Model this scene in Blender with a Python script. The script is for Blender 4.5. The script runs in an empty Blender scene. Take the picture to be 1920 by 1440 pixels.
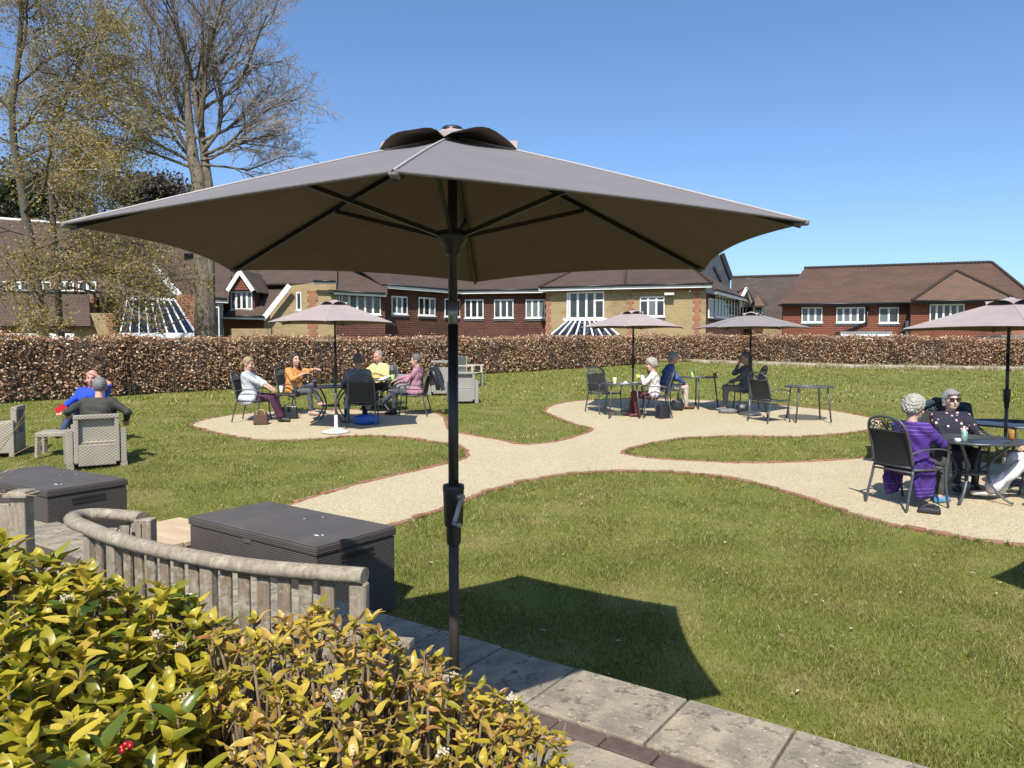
import bpy, bmesh, math, random
import numpy as np
from mathutils import Vector, Matrix, Euler
R = math.radians
rnd = random.Random(7)
nrng = np.random.default_rng(11)
S = bpy.context.scene
COL = S.collection
EYE = 1.52                                   # eye height over the terrace paving (terrace z = 0)
PITCH = math.atan((720 - 655) / 1400)
# ---------------------------------------------------------------- camera
cam_d = bpy.data.cameras.new('camera'); cam = bpy.data.objects.new('camera', cam_d); COL.objects.link(cam)
cam_d.sensor_width = 36; cam_d.lens = 1400 / 1920 * 36; cam_d.clip_start = 0.05; cam_d.clip_end = 3000
cam.location = (0, 0, EYE); cam.rotation_euler = (math.pi / 2 - PITCH, 0, 0)
S.camera = cam
# ---------------------------------------------------------------- sky, sun, exposure
SUN_AZ, SUN_EL = 9.0, 51.0                   # shadows fall towards 9 deg right of +Y
w = bpy.data.worlds.new('World'); S.world = w; w.use_nodes = True
nt = w.node_tree; nt.nodes.clear()
sky = nt.nodes.new('ShaderNodeTexSky'); sky.sky_type = 'NISHITA'; sky.sun_disc = False
sky.sun_elevation = R(SUN_EL); sky.sun_rotation = R(180 + SUN_AZ)
sky.altitude = 100; sky.air_density = 1.0; sky.dust_density = 1.0; sky.ozone_density = 8.0
bg = nt.nodes.new('ShaderNodeBackground'); bg.inputs[1].default_value = 0.128
wo = nt.nodes.new('ShaderNodeOutputWorld')
nt.links.new(sky.outputs[0], bg.inputs[0]); nt.links.new(bg.outputs[0], wo.inputs[0])
sd = bpy.data.lights.new('sun', 'SUN'); sd.energy = 4.9; sd.angle = R(0.53); sd.color = (1, 0.95, 0.86)
so = bpy.data.objects.new('sun', sd); COL.objects.link(so)
sdir = Vector((math.sin(R(SUN_AZ)) * math.cos(R(SUN_EL)), math.cos(R(SUN_AZ)) * math.cos(R(SUN_EL)), -math.sin(R(SUN_EL))))
so.rotation_euler = sdir.to_track_quat('-Z', 'Y').to_euler(); so.location = (0, -10, 20)
S.view_settings.view_transform = 'Standard'; S.view_settings.look = 'None'
S.view_settings.exposure = 0.5; S.view_settings.gamma = 1.0; S.view_settings.use_curve_mapping = False
S.render.engine = 'CYCLES'
S.render.resolution_x, S.render.resolution_y = 1024, 768
# ---------------------------------------------------------------- helpers
LA, LB = -0.70, 0.05                         # lawn plane: z = LA + LB * y
def lz(x, y): return LA + LB * y
def ray(px, py):                             # direction of sight through a point of the photograph (1920 x 1440)
    x, y = (px - 960) / 1400, -(py - 720) / 1400
    c, s = math.cos(PITCH), math.sin(PITCH)
    return Vector((x, c + y * s, -s + y * c))
def at(px, py, Y):
    r = ray(px, py); t = Y / r.y
    return Vector((0, 0, EYE)) + r * t
def gz(px, py, z):
    r = ray(px, py); t = (z - EYE) / r.z
    return Vector((0, 0, EYE)) + r * t
def gl(px, py):
    r = ray(px, py); t = (LA - EYE) / (r.z - LB * r.y)
    return Vector((0, 0, EYE)) + r * t

class MB:
    def __init__(s): s.v = []; s.f = []; s.mi = []; s.sm = []; s.uv = []
    def add(s, vs, fs, mi=0, sm=False, uv=None):
        o = len(s.v); s.v += [tuple(p) for p in vs]
        for k, f in enumerate(fs):
            s.f.append(tuple(i + o for i in f)); s.mi.append(mi); s.sm.append(sm)
            s.uv.append(uv[k] if uv else None)
        return s
    def box(s, c, size, M=None, mi=0, taper=1.0):
        hx, hy, hz = size[0] / 2, size[1] / 2, size[2] / 2
        vs = []
        for z in (-1, 1):
            k = taper if z > 0 else 1.0
            for x, y in ((-1, -1), (1, -1), (1, 1), (-1, 1)):
                p = Vector((x * hx * k, y * hy * k, z * hz))
                if M: p = M @ p
                vs.append(p + Vector(c))
        return s.add(vs, [(3, 2, 1, 0), (4, 5, 6, 7), (0, 1, 5, 4), (1, 2, 6, 5), (2, 3, 7, 6), (3, 0, 4, 7)], mi)
    def bar(s, a, b, wd, th, up=(0, 0, 1), mi=0):       # rectangular bar from a to b
        a, b = Vector(a), Vector(b); d = (b - a); L = d.length; d.normalize()
        u = Vector(up); sx = d.cross(u)
        if sx.length < 1e-4: sx = d.cross(Vector((1, 0, 0)))
        sx.normalize(); u = sx.cross(d)
        M = Matrix((sx, d, u)).transposed()
        return s.box((a + b) / 2, (wd, L, th), M, mi)
    def tube(s, pts, r, n=8, mi=0, caps=True, flat=1.0, up=None):
        pts = [Vector(p) for p in pts]; m = len(pts)
        rs = list(r) if isinstance(r, (list, tuple, np.ndarray)) else [r] * m
        vs = []; prev = None
        for i, p in enumerate(pts):
            t = (pts[min(i + 1, m - 1)] - pts[max(i - 1, 0)])
            if t.length < 1e-9: t = Vector((0, 0, 1))
            t.normalize()
            if prev is None:
                a = Vector(up) if up else (Vector((0, 0, 1)) if abs(t.z) < .9 else Vector((1, 0, 0)))
            else: a = prev
            a = a - t * a.dot(t)
            if a.length < 1e-6: a = t.orthogonal()
            a.normalize(); prev = a; b = t.cross(a)
            for k in range(n):
                q = 2 * math.pi * k / n
                vs.append(p + (a * math.cos(q) * flat + b * math.sin(q)) * rs[i])
        fs = [(i * n + k, i * n + (k + 1) % n, (i + 1) * n + (k + 1) % n, (i + 1) * n + k) for i in range(m - 1) for k in range(n)]
        s.add(vs, fs, mi, True)
        if caps:
            o = len(s.v) - len(vs)
            s.f += [tuple(o + k for k in range(n))[::-1], tuple(o + (m - 1) * n + k for k in range(n))]
            s.mi += [mi, mi]; s.sm += [False, False]; s.uv += [None, None]
        return s
    def lathe(s, prof, c=(0, 0, 0), n=20, mi=0, sm=True):
        vs = [(c[0] + r * math.cos(2 * math.pi * k / n), c[1] + r * math.sin(2 * math.pi * k / n), c[2] + z) for r, z in prof for k in range(n)]
        m = len(prof)
        fs = [(i * n + k, i * n + (k + 1) % n, (i + 1) * n + (k + 1) % n, (i + 1) * n + k) for i in range(m - 1) for k in range(n)]
        fs += [tuple(range(n))[::-1], tuple((m - 1) * n + k for k in range(n))]
        return s.add(vs, fs, mi, sm)
    def prism(s, poly, z0, z1, mi=0):                   # poly: list of (x, y), counter-clockwise
        n = len(poly)
        vs = [(x, y, z0) for x, y in poly] + [(x, y, z1) for x, y in poly]
        fs = [tuple(range(n))[::-1], tuple(range(n, 2 * n))] + [(i, (i + 1) % n, n + (i + 1) % n, n + i) for i in range(n)]
        return s.add(vs, fs, mi)
    def mesh(s, name, mats, bevel=0, seg=1):
        me = bpy.data.meshes.new(name); me.from_pydata(s.v, [], s.f)
        for m in (mats if isinstance(mats, (list, tuple)) else [mats]): me.materials.append(m)
        me.polygons.foreach_set('material_index', s.mi); me.polygons.foreach_set('use_smooth', s.sm)
        if any(u is not None for u in s.uv):
            ul = me.uv_layers.new(name='UVMap'); k = 0
            data = []
            for f, u in zip(s.f, s.uv):
                for j in range(len(f)): data += list(u[j]) if u else [0, 0]
            ul.data.foreach_set('uv', data)
        if bevel:
            bm = bmesh.new(); bm.from_mesh(me)
            es = [e for e in bm.edges if len(e.link_faces) == 2 and e.calc_face_angle(0) > .5]
            bmesh.ops.bevel(bm, geom=es, offset=bevel, segments=seg, affect='EDGES', profile=.6)
            bm.to_mesh(me); bm.free()
        me.update(); return me
    def build(s, name, mats, parent=None, bevel=0, seg=1):
        return link(name, s.mesh(name, mats, bevel, seg), parent)
def link(name, me, parent=None):
    o = bpy.data.objects.new(name, me); COL.objects.link(o)
    if parent is not None: o.parent = parent
    return o
def fastmesh(name, V, F, mat, smooth=False):            # numpy verts (n,3), faces (m,3|4)
    me = bpy.data.meshes.new(name); V = np.asarray(V, np.float32); F = np.asarray(F, np.int32); k = F.shape[1]
    me.vertices.add(len(V)); me.vertices.foreach_set('co', V.ravel())
    me.loops.add(F.size); me.loops.foreach_set('vertex_index', F.ravel())
    me.polygons.add(len(F)); me.polygons.foreach_set('loop_start', np.arange(0, F.size, k, dtype=np.int32))
    if smooth: me.polygons.foreach_set('use_smooth', np.ones(len(F), bool))
    for m in (mat if isinstance(mat, (list, tuple)) else [mat]): me.materials.append(m)
    me.update(calc_edges=True); me.validate(); return me
def empty(name, loc=(0, 0, 0), rz=0):
    o = bpy.data.objects.new(name, None); o.empty_display_size = .2; COL.objects.link(o)
    o.location = loc; o.rotation_euler = (0, 0, rz); return o
def tag(o, label=None, cat=None, group=None, kind=None):
    if label: o['label'] = label
    if cat: o['category'] = cat
    if group: o['group'] = group
    if kind: o['kind'] = kind
    return o
def dup(o, parent=None, loc=None, rz=None, label=None):
    c = o.copy(); COL.objects.link(c)
    if parent is not None: c.parent = parent
    if loc is not None: c.location = loc
    if rz is not None: c.rotation_euler = (0, 0, rz)
    if label: c['label'] = label
    for ch in list(o.children): dup(ch, c)
    return c
def catmull(P, n=8, closed=False):
    P = [Vector(p) for p in P]; out = []; m = len(P)
    for i in range(m if closed else m - 1):
        if closed: a, b, c, d = P[(i - 1) % m], P[i], P[(i + 1) % m], P[(i + 2) % m]
        else: a, b, c, d = P[max(i - 1, 0)], P[i], P[i + 1], P[min(i + 2, m - 1)]
        for k in range(n):
            t = k / n
            out.append(.5 * ((2 * b) + (c - a) * t + (2 * a - 5 * b + 4 * c - d) * t * t + (3 * b - a - 3 * c + d) * t ** 3))
    if not closed: out.append(P[-1])
    return out
# ---------------------------------------------------------------- materials
def srgb(r, g, b):
    f = lambda c: ((c / 255) / 12.92) if c / 255 <= .04045 else (((c / 255) + .055) / 1.055) ** 2.4
    return (f(r), f(g), f(b))
class NT:
    def __init__(s, name):
        s.m = bpy.data.materials.new(name); s.m.use_nodes = True; s.t = s.m.node_tree
        s.t.nodes.clear(); s.out = s.n('ShaderNodeOutputMaterial'); s.p = s.n('ShaderNodeBsdfPrincipled')
        s.l(s.p.outputs[0], s.out.inputs[0])
    def n(s, t, **k):
        o = s.t.nodes.new(t)
        for a, b in k.items(): setattr(o, a, b)
        return o
    def l(s, a, b): s.t.links.new(a, b)
    def noise(s, vec, scale, detail=4, rough=.55):
        o = s.n('ShaderNodeTexNoise'); o.inputs['Scale'].default_value = scale; o.inputs['Detail'].default_value = detail
        o.inputs['Roughness'].default_value = rough
        if vec: s.l(vec, o.inputs['Vector'])
        return o.outputs[0]
    def ramp(s, fac, stops):
        o = s.n('ShaderNodeValToRGB'); e = o.color_ramp.elements
        e[0].position, e[0].color = stops[0][0], (*stops[0][1], 1); e[1].position, e[1].color = stops[-1][0], (*stops[-1][1], 1)
        for p, c in stops[1:-1]: x = e.new(p); x.color = (*c, 1)
        s.l(fac, o.inputs[0]); return o.outputs[0]
    def mix(s, fac, a, b, mode='MIX'):
        o = s.n('ShaderNodeMix'); o.data_type = 'RGBA'; o.blend_type = mode
        for sock, v in ((o.inputs[0], fac), (o.inputs[6], a), (o.inputs[7], b)):
            if hasattr(v, 'links'): s.l(v, sock)
            elif isinstance(v, (int, float)): sock.default_value = v
            else: sock.default_value = (*v, 1)
        return o.outputs[2]
    def math(s, op, a, b=0):
        o = s.n('ShaderNodeMath', operation=op)
        for i, v in enumerate((a, b)):
            if hasattr(v, 'links'): s.l(v, o.inputs[i])
            else: o.inputs[i].default_value = v
        return o.outputs[0]
    def bump(s, h, strength=.4, dist=.01):
        o = s.n('ShaderNodeBump'); o.inputs['Strength'].default_value = strength; o.inputs['Distance'].default_value = dist
        s.l(h, o.inputs['Height']); s.l(o.outputs[0], s.p.inputs['Normal'])
    def col(s, c):
        if hasattr(c, 'links'): s.l(c, s.p.inputs['Base Color'])
        else: s.p.inputs['Base Color'].default_value = (*c, 1)
    def set(s, **k):
        for a, b in k.items(): s.p.inputs[a.replace('_', ' ')].default_value = b
        return s
    def obj(s): return s.n('ShaderNodeTexCoord').outputs['Object']
    def uv(s): return s.n('ShaderNodeTexCoord').outputs['UV']
    def mapping(s, vec, scale):
        o = s.n('ShaderNodeMapping'); o.inputs['Scale'].default_value = scale; s.l(vec, o.inputs[0]); return o.outputs[0]
def pm(name, c1, c2=None, scale=6, rough=.6, bump=0, bscale=40, bdist=.004, detail=4, stretch=None, **k):
    m = NT(name); v = m.obj()
    if stretch: v = m.mapping(v, stretch)
    c2 = c2 or tuple(x * .75 for x in c1)
    m.col(m.ramp(m.noise(v, scale, detail), [(.32, c2), (.68, c1)])); m.set(Roughness=rough, **k)
    if bump: m.bump(m.noise(v, bscale, 3), bump, bdist)
    return m.m
M = {}
M['white_paint'] = pm('white_paint', (.78, .78, .76), (.66, .66, .65), 3, .45)
M['black_metal'] = pm('black_metal', (.010, .010, .011), (.018, .018, .019), 8, .42, .1, 90)
M['charcoal_metal'] = pm('charcoal_metal', (.065, .068, .073), (.09, .094, .10), 9, .45, .15, 120, Metallic=.3)
M['grey_metal'] = pm('grey_metal', (.30, .31, .32), (.22, .23, .24), 9, .35, Metallic=.7)
M['brown_metal'] = pm('brown_metal', (.040, .032, .027), (.028, .023, .020), 9, .62, .1, 90)
M['sling'] = pm('sling', (.012, .013, .013), (.02, .021, .02), 60, .75, .3, 300)
M['bark'] = pm('bark', (.21, .175, .13), (.075, .062, .045), 5, .95, 1.0, 18, .05, 6, stretch=(1, 1, .3))
M['bark_dark'] = pm('bark_dark', (.10, .085, .065), (.05, .042, .033), 2.5, .9, .6, 14, .03, stretch=(1, 1, .3))
# ================================================================ SETTING
def grass_mat(name):
    m = NT(name); v = m.obj()
    big = m.noise(v, .35, 4, .6); mid = m.noise(v, 2.2, 5, .65); fine = m.noise(v, 38, 3, .7)
    c = m.ramp(big, [(.34, (.088, .122, .020)), (.50, (.165, .162, .040)), (.66, (.27, .215, .082))])
    c2 = m.ramp(mid, [(.38, (.050, .094, .012)), (.50, (.142, .155, .029)), (.62, (.325, .260, .102))])
    c = m.mix(.55, c, c2); c = m.mix(.42, c, m.ramp(fine, [(.3, (.05, .085, .010)), (.7, (.25, .24, .075))]))
    bare = m.ramp(m.noise(v, .95, 6, .72), [(.53, (0, 0, 0)), (.68, (.9, .9, .9))]); c = m.mix(bare, c, (.31, .24, .12)); lush = m.ramp(m.noise(v, 1.7, 5, .7), [(.60, (0, 0, 0)), (.70, (.7, .7, .7))]); c = m.mix(lush, c, (.055, .115, .014))
    gm = m.n('ShaderNodeNewGeometry').outputs['Random Per Island']
    c = m.mix(.55, c, m.ramp(gm, [(.0, (.032, .062, .006)), (.35, (.085, .112, .015)), (.66, (.175, .180, .036)), (.88, (.42, .37, .14)), (1., (.68, .62, .34))]))
    m.col(c); m.set(Roughness=.75); m.p.inputs['Specular IOR Level'].default_value = .1
    m.bump(m.noise(v, 60, 4, .7), .6, .03)
    return m.m
M['grass'] = grass_mat('grass')
M['grass_ground'] = grass_mat('grass_ground')
def gravel_mat(name, dark=1.0):
    m = NT(name); v = m.obj()
    vor = m.n('ShaderNodeTexVoronoi'); vor.inputs['Scale'].default_value = 62; m.l(v, vor.inputs['Vector'])
    c = m.ramp(vor.outputs['Color'], [(.0, (.17, .125, .066)), (.30, (.37, .30, .17)), (.75, (.51, .43, .265)), (1., (.64, .575, .41))])
    c = m.mix(.22, c, m.ramp(m.noise(v, 1.3, 5), [(.35, (.33, .26, .15)), (.65, (.51, .42, .27))]))
    gm = m.n('ShaderNodeNewGeometry').outputs['Random Per Island']
    c = m.mix(.3, c, m.ramp(gm, [(.0, (.18, .13, .075)), (.55, (.46, .38, .245)), (1., (.68, .61, .47))]))
    m.col(c); m.set(Roughness=.9); m.bump(m.math('SUBTRACT', 1.0, vor.outputs['Distance']), .9, .012)
    return m.m
M['gravel'] = gravel_mat('gravel')
def brick_mat(name, c1, c2, c3):
    m = NT(name); v = m.obj(); rn = m.n('ShaderNodeObjectInfo').outputs['Random']
    gm = m.n('ShaderNodeNewGeometry').outputs['Random Per Island']
    c = m.ramp(m.math('FRACT', m.math('ADD', rn, gm)), [(.0, c1), (.5, c2), (1., c3)])
    c = m.mix(.4, c, m.ramp(m.noise(v, 30, 5), [(.35, tuple(x * .55 for x in c1)), (.7, tuple(min(1, x * 1.35) for x in c2))]))
    m.col(c); m.set(Roughness=.9); m.bump(m.noise(v, 70, 4), .5, .004); return m.m
M['edge_brick'] = brick_mat('edge_brick', (.23, .095, .055), (.28, .13, .08), (.28, .17, .115))
M['dark_brick'] = brick_mat('dark_brick', (.075, .05, .042), (.10, .066, .055), (.14, .095, .08))
def slab_mat():
    m = NT('sandstone_slab'); v = m.obj(); rn = m.n('ShaderNodeObjectInfo').outputs['Random']
    mp = m.n('ShaderNodeMapping'); m.l(v, mp.inputs[0]); cb = m.n('ShaderNodeCombineXYZ'); m.l(m.math('MULTIPLY', rn, 37.), cb.inputs[0]); m.l(m.math('MULTIPLY', rn, 91.), cb.inputs[1]); m.l(cb.outputs[0], mp.inputs['Location'])
    q = mp.outputs[0]
    wv = m.n('ShaderNodeTexWave'); wv.inputs['Scale'].default_value = 1.4; wv.inputs['Distortion'].default_value = 9; wv.inputs['Detail'].default_value = 5; wv.inputs['Detail Scale'].default_value = 2.2; m.l(q, wv.inputs['Vector'])
    c = m.ramp(m.noise(q, 4, 6, .65), [(.30, (.125, .110, .084)), (.5, (.245, .213, .155)), (.70, (.39, .325, .215))])
    c = m.mix(.3, c, m.ramp(wv.outputs[0], [(.1, (.17, .145, .11)), (.8, (.38, .32, .225))]))
    c = m.mix(m.ramp(m.noise(q, 16, 6, .75), [(.53, (0, 0, 0)), (.62, (.9, .9, .9))]), c, (.095, .083, .062))
    c = m.mix(m.ramp(m.noise(q, 45, 3, .7), [(.58, (0, 0, 0)), (.68, (.7, .7, .7))]), c, (.52, .45, .33))
    m.col(c); m.set(Roughness=.85); m.bump(m.math('ADD', m.noise(q, 7, 7, .68), m.math('MULTIPLY', wv.outputs[0], .35)), .75, .02)
    return m.m
M['slab'] = slab_mat()
def slab2_mat():
    m = NT('warm_sandstone'); v = m.obj()
    m.col(m.ramp(m.noise(v, 3, 6, .6), [(.3, (.40, .29, .17)), (.7, (.52, .40, .26))])); m.set(Roughness=.85); m.bump(m.noise(v, 14, 6), .4, .01); return m.m
M['slab_warm'] = slab2_mat()
M['earth'] = pm('earth', (.055, .04, .028), (.03, .022, .016), 9, .95, .8, 30, .02)

# gravel outline on the lawn (x, y), counter-clockwise
CIRC = [(5.3, 6.98), (5.9, 7.05), (6.6, 7.35), (7.2, 7.9), (7.55, 8.7), (7.6, 9.5), (7.35, 10.2)]
EDGE_A = [(-2.35, 6.28), (-1.95, 6.75), (-1.31, 7.62), (-0.78, 8.35), (-0.45, 8.96), (0.0, 9.57), (0.28, 9.82), (0.73, 10.15), (1.26, 10.32), (1.79, 10.35), (2.29, 10.28), (2.68, 10.08), (3.08, 9.73), (3.3, 9.37), (3.48, 8.96), (3.65, 8.44), (3.8, 8.04), (4.04, 7.64), (4.37, 7.36), (4.68, 7.12)]
EDGE_B = [(7.06, 10.83), (6.22, 11.1), (5.5, 11.26), (4.77, 11.06), (4.25, 10.94), (3.44, 10.86), (2.69, 11.02), (2.02, 11.26), (1.74, 11.56), (1.76, 11.78), (1.98, 12.15), (2.31, 12.5), (2.67, 12.81), (3.07, 13.08), (3.89, 13.28), (4.45, 13.2), (5.05, 13.2), (5.87, 13.48), (6.72, 13.97), (7.29, 14.64), (7.49, 15.36), (7.38, 16.08), (7.09, 16.78), (6.08, 17.95), (5.16, 18.49), (4.07, 18.94), (2.81, 18.94), (1.63, 18.49), (1.02, 17.75), (0.75, 16.6), (0.95, 15.68), (1.25, 14.64), (1.52, 13.97), (0.86, 12.81), (0.22, 12.4), (-0.25, 12.86), (-0.94, 13.54), (-1.18, 13.97), (-1.3, 14.57), (-1.47, 15.76), (-1.81, 16.34), (-2.63, 16.69), (-3.75, 16.87), (-4.63, 16.78), (-5.77, 16.17), (-6.23, 15.52), (-6.3, 14.7), (-5.94, 14.16), (-5.22, 13.48), (-4.45, 12.92), (-3.69, 12.86), (-3.04, 13.2), (-2.48, 13.31), (-1.88, 13.08), (-1.27, 12.65), (-0.84, 12.25), (-0.68, 11.6), (-0.75, 11.1), (-1.27, 10.42), (-1.82, 9.73), (-2.23, 9.09), (-2.5, 8.58), (-2.85, 7.6), (-3.0, 6.85)]
OUT = [(p.x, p.y) for p in catmull([(x, y, 0) for x, y in EDGE_A + CIRC + EDGE_B], 5)]
OUTN = np.array(OUT)
def inside(P, poly):
    P = np.asarray(P); poly = np.asarray(poly); r = np.zeros(len(P), bool); n = len(poly); j = n - 1
    for i in range(n):
        xi, yi = poly[i]; xj, yj = poly[j]
        c = ((yi > P[:, 1]) != (yj > P[:, 1])) & (P[:, 0] < (xj - xi) * (P[:, 1] - yi) / (yj - yi + 1e-12) + xi)
        r ^= c; j = i
    return r
# terrace frame: u along the lawn edge, n towards the lawn
TU = Vector((0.818, -0.575, 0)); TN = Vector((0.575, 0.818, 0)); T0 = Vector((-0.882, 4.345, 0))
TM = Matrix((TU, TN, Vector((0, 0, 1)))).transposed()
def tp(u, n, z=0): return T0 + TU * u + TN * n + Vector((0, 0, z))
RZT = math.atan2(TU.y, TU.x)
TERR = [(tp(u_, n_).x, tp(u_, n_).y) for u_, n_ in ((-9, 0), (-9, -7), (9, -7), (9, 0))]
# ---- ground sheet: lawn that dips behind the hedge and runs to the horizon
def ground_z(y):
    if y < 34: return LA + LB * y
    if y < 40: return LA + LB * 34 - (y - 34) * .08
    return LA + LB * 34 - .48 - min(y - 40, 60) * .005
g = MB()
xs = [-900, -300, -120, -60, -40] + list(np.arange(-30, 31, 2.5)) + [40, 60, 120, 300, 900]
ys = [-40, -10, -2] + list(np.arange(0, 36, 2.0)) + [37, 38, 40, 60, 100, 250, 800, 2500]
vs = [(x, y, ground_z(y) - (0.03 if y < 3 else 0)) for y in ys for x in xs]; nx = len(xs)
g.add(vs, [(j * nx + i, j * nx + i + 1, (j + 1) * nx + i + 1, (j + 1) * nx + i) for j in range(len(ys) - 1) for i in range(nx - 1)], 0, True)
lawn = tag(g.build('lawn', M['grass_ground']), kind='structure')
# ---- gravel path
bm = bmesh.new(); vv = [bm.verts.new((x, y, lz(x, y) + .012)) for x, y in OUT]; f = bm.faces.new(vv)
bm.normal_update()
if f.normal.z < 0: f.normal_flip()
bmesh.ops.triangulate(bm, faces=bm.faces[:], ngon_method='EAR_CLIP'); me = bpy.data.meshes.new('gravel_path'); bm.to_mesh(me); bm.free(); me.materials.append(M['gravel'])
gravel_path = tag(link('gravel_path', me), kind='structure')
# loose pebbles lying on it
N = 60000; dens = nrng.random(N)
P = np.column_stack([nrng.uniform(-6.4, 7.6, N), 6.8 + 12.2 * nrng.random(N) ** 1.4]); P = P[inside(P, OUT)]
n = len(P); s = nrng.uniform(.006, .015, n)[:, None]
oc = np.array([(1, 0, 0), (-.5, .87, 0), (-.5, -.87, 0), (0, 0, .8)], np.float32)
a = nrng.uniform(0, 6.28, n); ca, sa = np.cos(a), np.sin(a)
V = np.empty((n, 4, 3), np.float32)
st = nrng.uniform(.7, 1.5, n)
for k in range(4):
    X, Y = oc[k, 0] * st, oc[k, 1]
    V[:, k, 0] = P[:, 0] + (X * ca - Y * sa) * s[:, 0]; V[:, k, 1] = P[:, 1] + (X * sa + Y * ca) * s[:, 0]
    V[:, k, 2] = LA + LB * P[:, 1] + .009 + oc[k, 2] * s[:, 0]
F = (np.arange(n)[:, None, None] * 4 + np.array([(0, 1, 3), (1, 2, 3), (2, 0, 3)])[None]).reshape(-1, 3)
tag(link('pebbles', fastmesh('pebbles', V.reshape(-1, 3), F, M['gravel']), gravel_path), kind='stuff')
# ---- brick edging: each brick its own object
bb = MB(); bb.box((0, 0, 0), (.208, .075, .07)); brick_mesh = bb.mesh('brick', M['edge_brick'], .008)
dist = 0; want = .0; cnt = 0; far = MB(); spots = []
L = [Vector((x, y, lz(x, y))) for x, y in OUT]
for i in range(len(L) - 1):
    a, b = L[i], L[i + 1]; d = (b - a).length
    while want < dist + d:
        p = a.lerp(b, (want - dist) / d); t = (b - a).normalized(); spots.append((p, math.atan2(t.y, t.x))); want += .222
    dist += d
def seen(p): return p.y > 5 and abs(p.x) < p.y * .72
vis = sorted([s_ for s_ in spots if seen(s_[0])], key=lambda q: q[0].length)
for k, (p, a) in enumerate(vis):
    jit = rnd.uniform(-.05, .05); z = p.z - .008 + rnd.uniform(-.010, .008)
    off = Vector((-math.sin(a), math.cos(a), 0)) * (-.02 + rnd.uniform(-.012, .012))
    if k < 300:
        o = link('brick', brick_mesh, gravel_path); o.location = (p.x + off.x, p.y + off.y, z); o.rotation_euler = (rnd.uniform(-.05, .05) + .0, rnd.uniform(-.04, .04), a + jit)
    else:
        far.box((p.x, p.y, z), (.205, .10, .07), Matrix.Rotation(a + jit, 3, 'Z'))
if far.v: tag(far.build('far_bricks', M['edge_brick'], gravel_path), kind='stuff')
# ---- terrace: base with retaining wall, riven slabs, a band of dark bricks
terrace = empty('terrace'); tag(terrace, kind='structure')
tb = MB(); tb.prism(TERR, -1.2, -.045); tb.build('terrace_base', pm('mortar', (.16, .145, .12), (.10, .09, .075), 12, .95, .5, 60), terrace)
def slab(u0, u1, n0, n1, mat=None, gap=.006, z=0):
    m = MB(); du, dn = (u1 - u0) - gap * 2, (n1 - n0) - gap * 2
    nu, nn = 5, 4; vs = []; 
    m.box((0, 0, 0), (du, dn, .045))
    o = m.build('paving_slab', mat or M['slab'], terrace, .007, 2)
    o.location = tp((u0 + u1) / 2, (n0 + n1) / 2, z - .0225 + rnd.uniform(-.003, .003)); o.rotation_euler = (rnd.uniform(-.002, .002), rnd.uniform(-.002, .002), RZT); return o
# outer row along the lawn (joints read off the photograph), then a band of dark bricks, then the inner rows
us = [-.52, .05, .62, 1.43, 2.01, 2.46, 3.1, 3.75, 4.4, 5.0, 5.7]
us = [-5.9, -5.2, -4.55, -3.9, -3.3, -2.6, -1.9, -1.25, -.55, .02, .62, 1.02, 1.46, 2.02, 2.47, 3.05, 3.7, 4.3, 4.95]
for a, b in zip(us[:-1], us[1:]): slab(a, b, -.46, 0)
dbm = MB(); dbm.box((0, 0, 0), (.213, .095, .05)); dark_mesh = dbm.mesh('brick', M['dark_brick'], .006)
for i in range(-18, 28):
    o = link('brick', dark_mesh, terrace); o.location = tp(-.9 + i * .222, -.515, -.026 + rnd.uniform(-.003, .002)); o.rotation_euler = (0, 0, RZT + rnd.uniform(-.012, .012))
for r_, (n0, n1) in enumerate(((-1.15, -.57), (-1.75, -1.15), (-2.35, -1.75))):
    u = -5.4 + r_ * .23
    while u < 4.4:
        L_ = rnd.choice((.45, .58, .72)); slab(u, u + L_, n0, n1); u += L_
# landing of warm sandstone at terrace level and a step down to the gravel path
lb = MB(); lb.prism([(tp(u_, n_).x, tp(u_, n_).y) for u_, n_ in ((-3.09, .70), (-3.09, .0), (-2.26, .0), (-2.26, .70))], -1.0, -.05); lb.build('landing_base', M['slab_warm'], terrace)
for n0, n1 in ((.0, .24), (.24, .47), (.47, .71)): slab(-3.1, -2.25, n0, n1, M['slab_warm'], .004)
m = MB(); m.box((0, 0, 0), (.85, .34, .2)); o = m.build('step_stone', M['slab_warm'], terrace, .008, 2); o.location = tp(-2.675, .885, -.27); o.rotation_euler = (0, 0, RZT)
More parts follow.
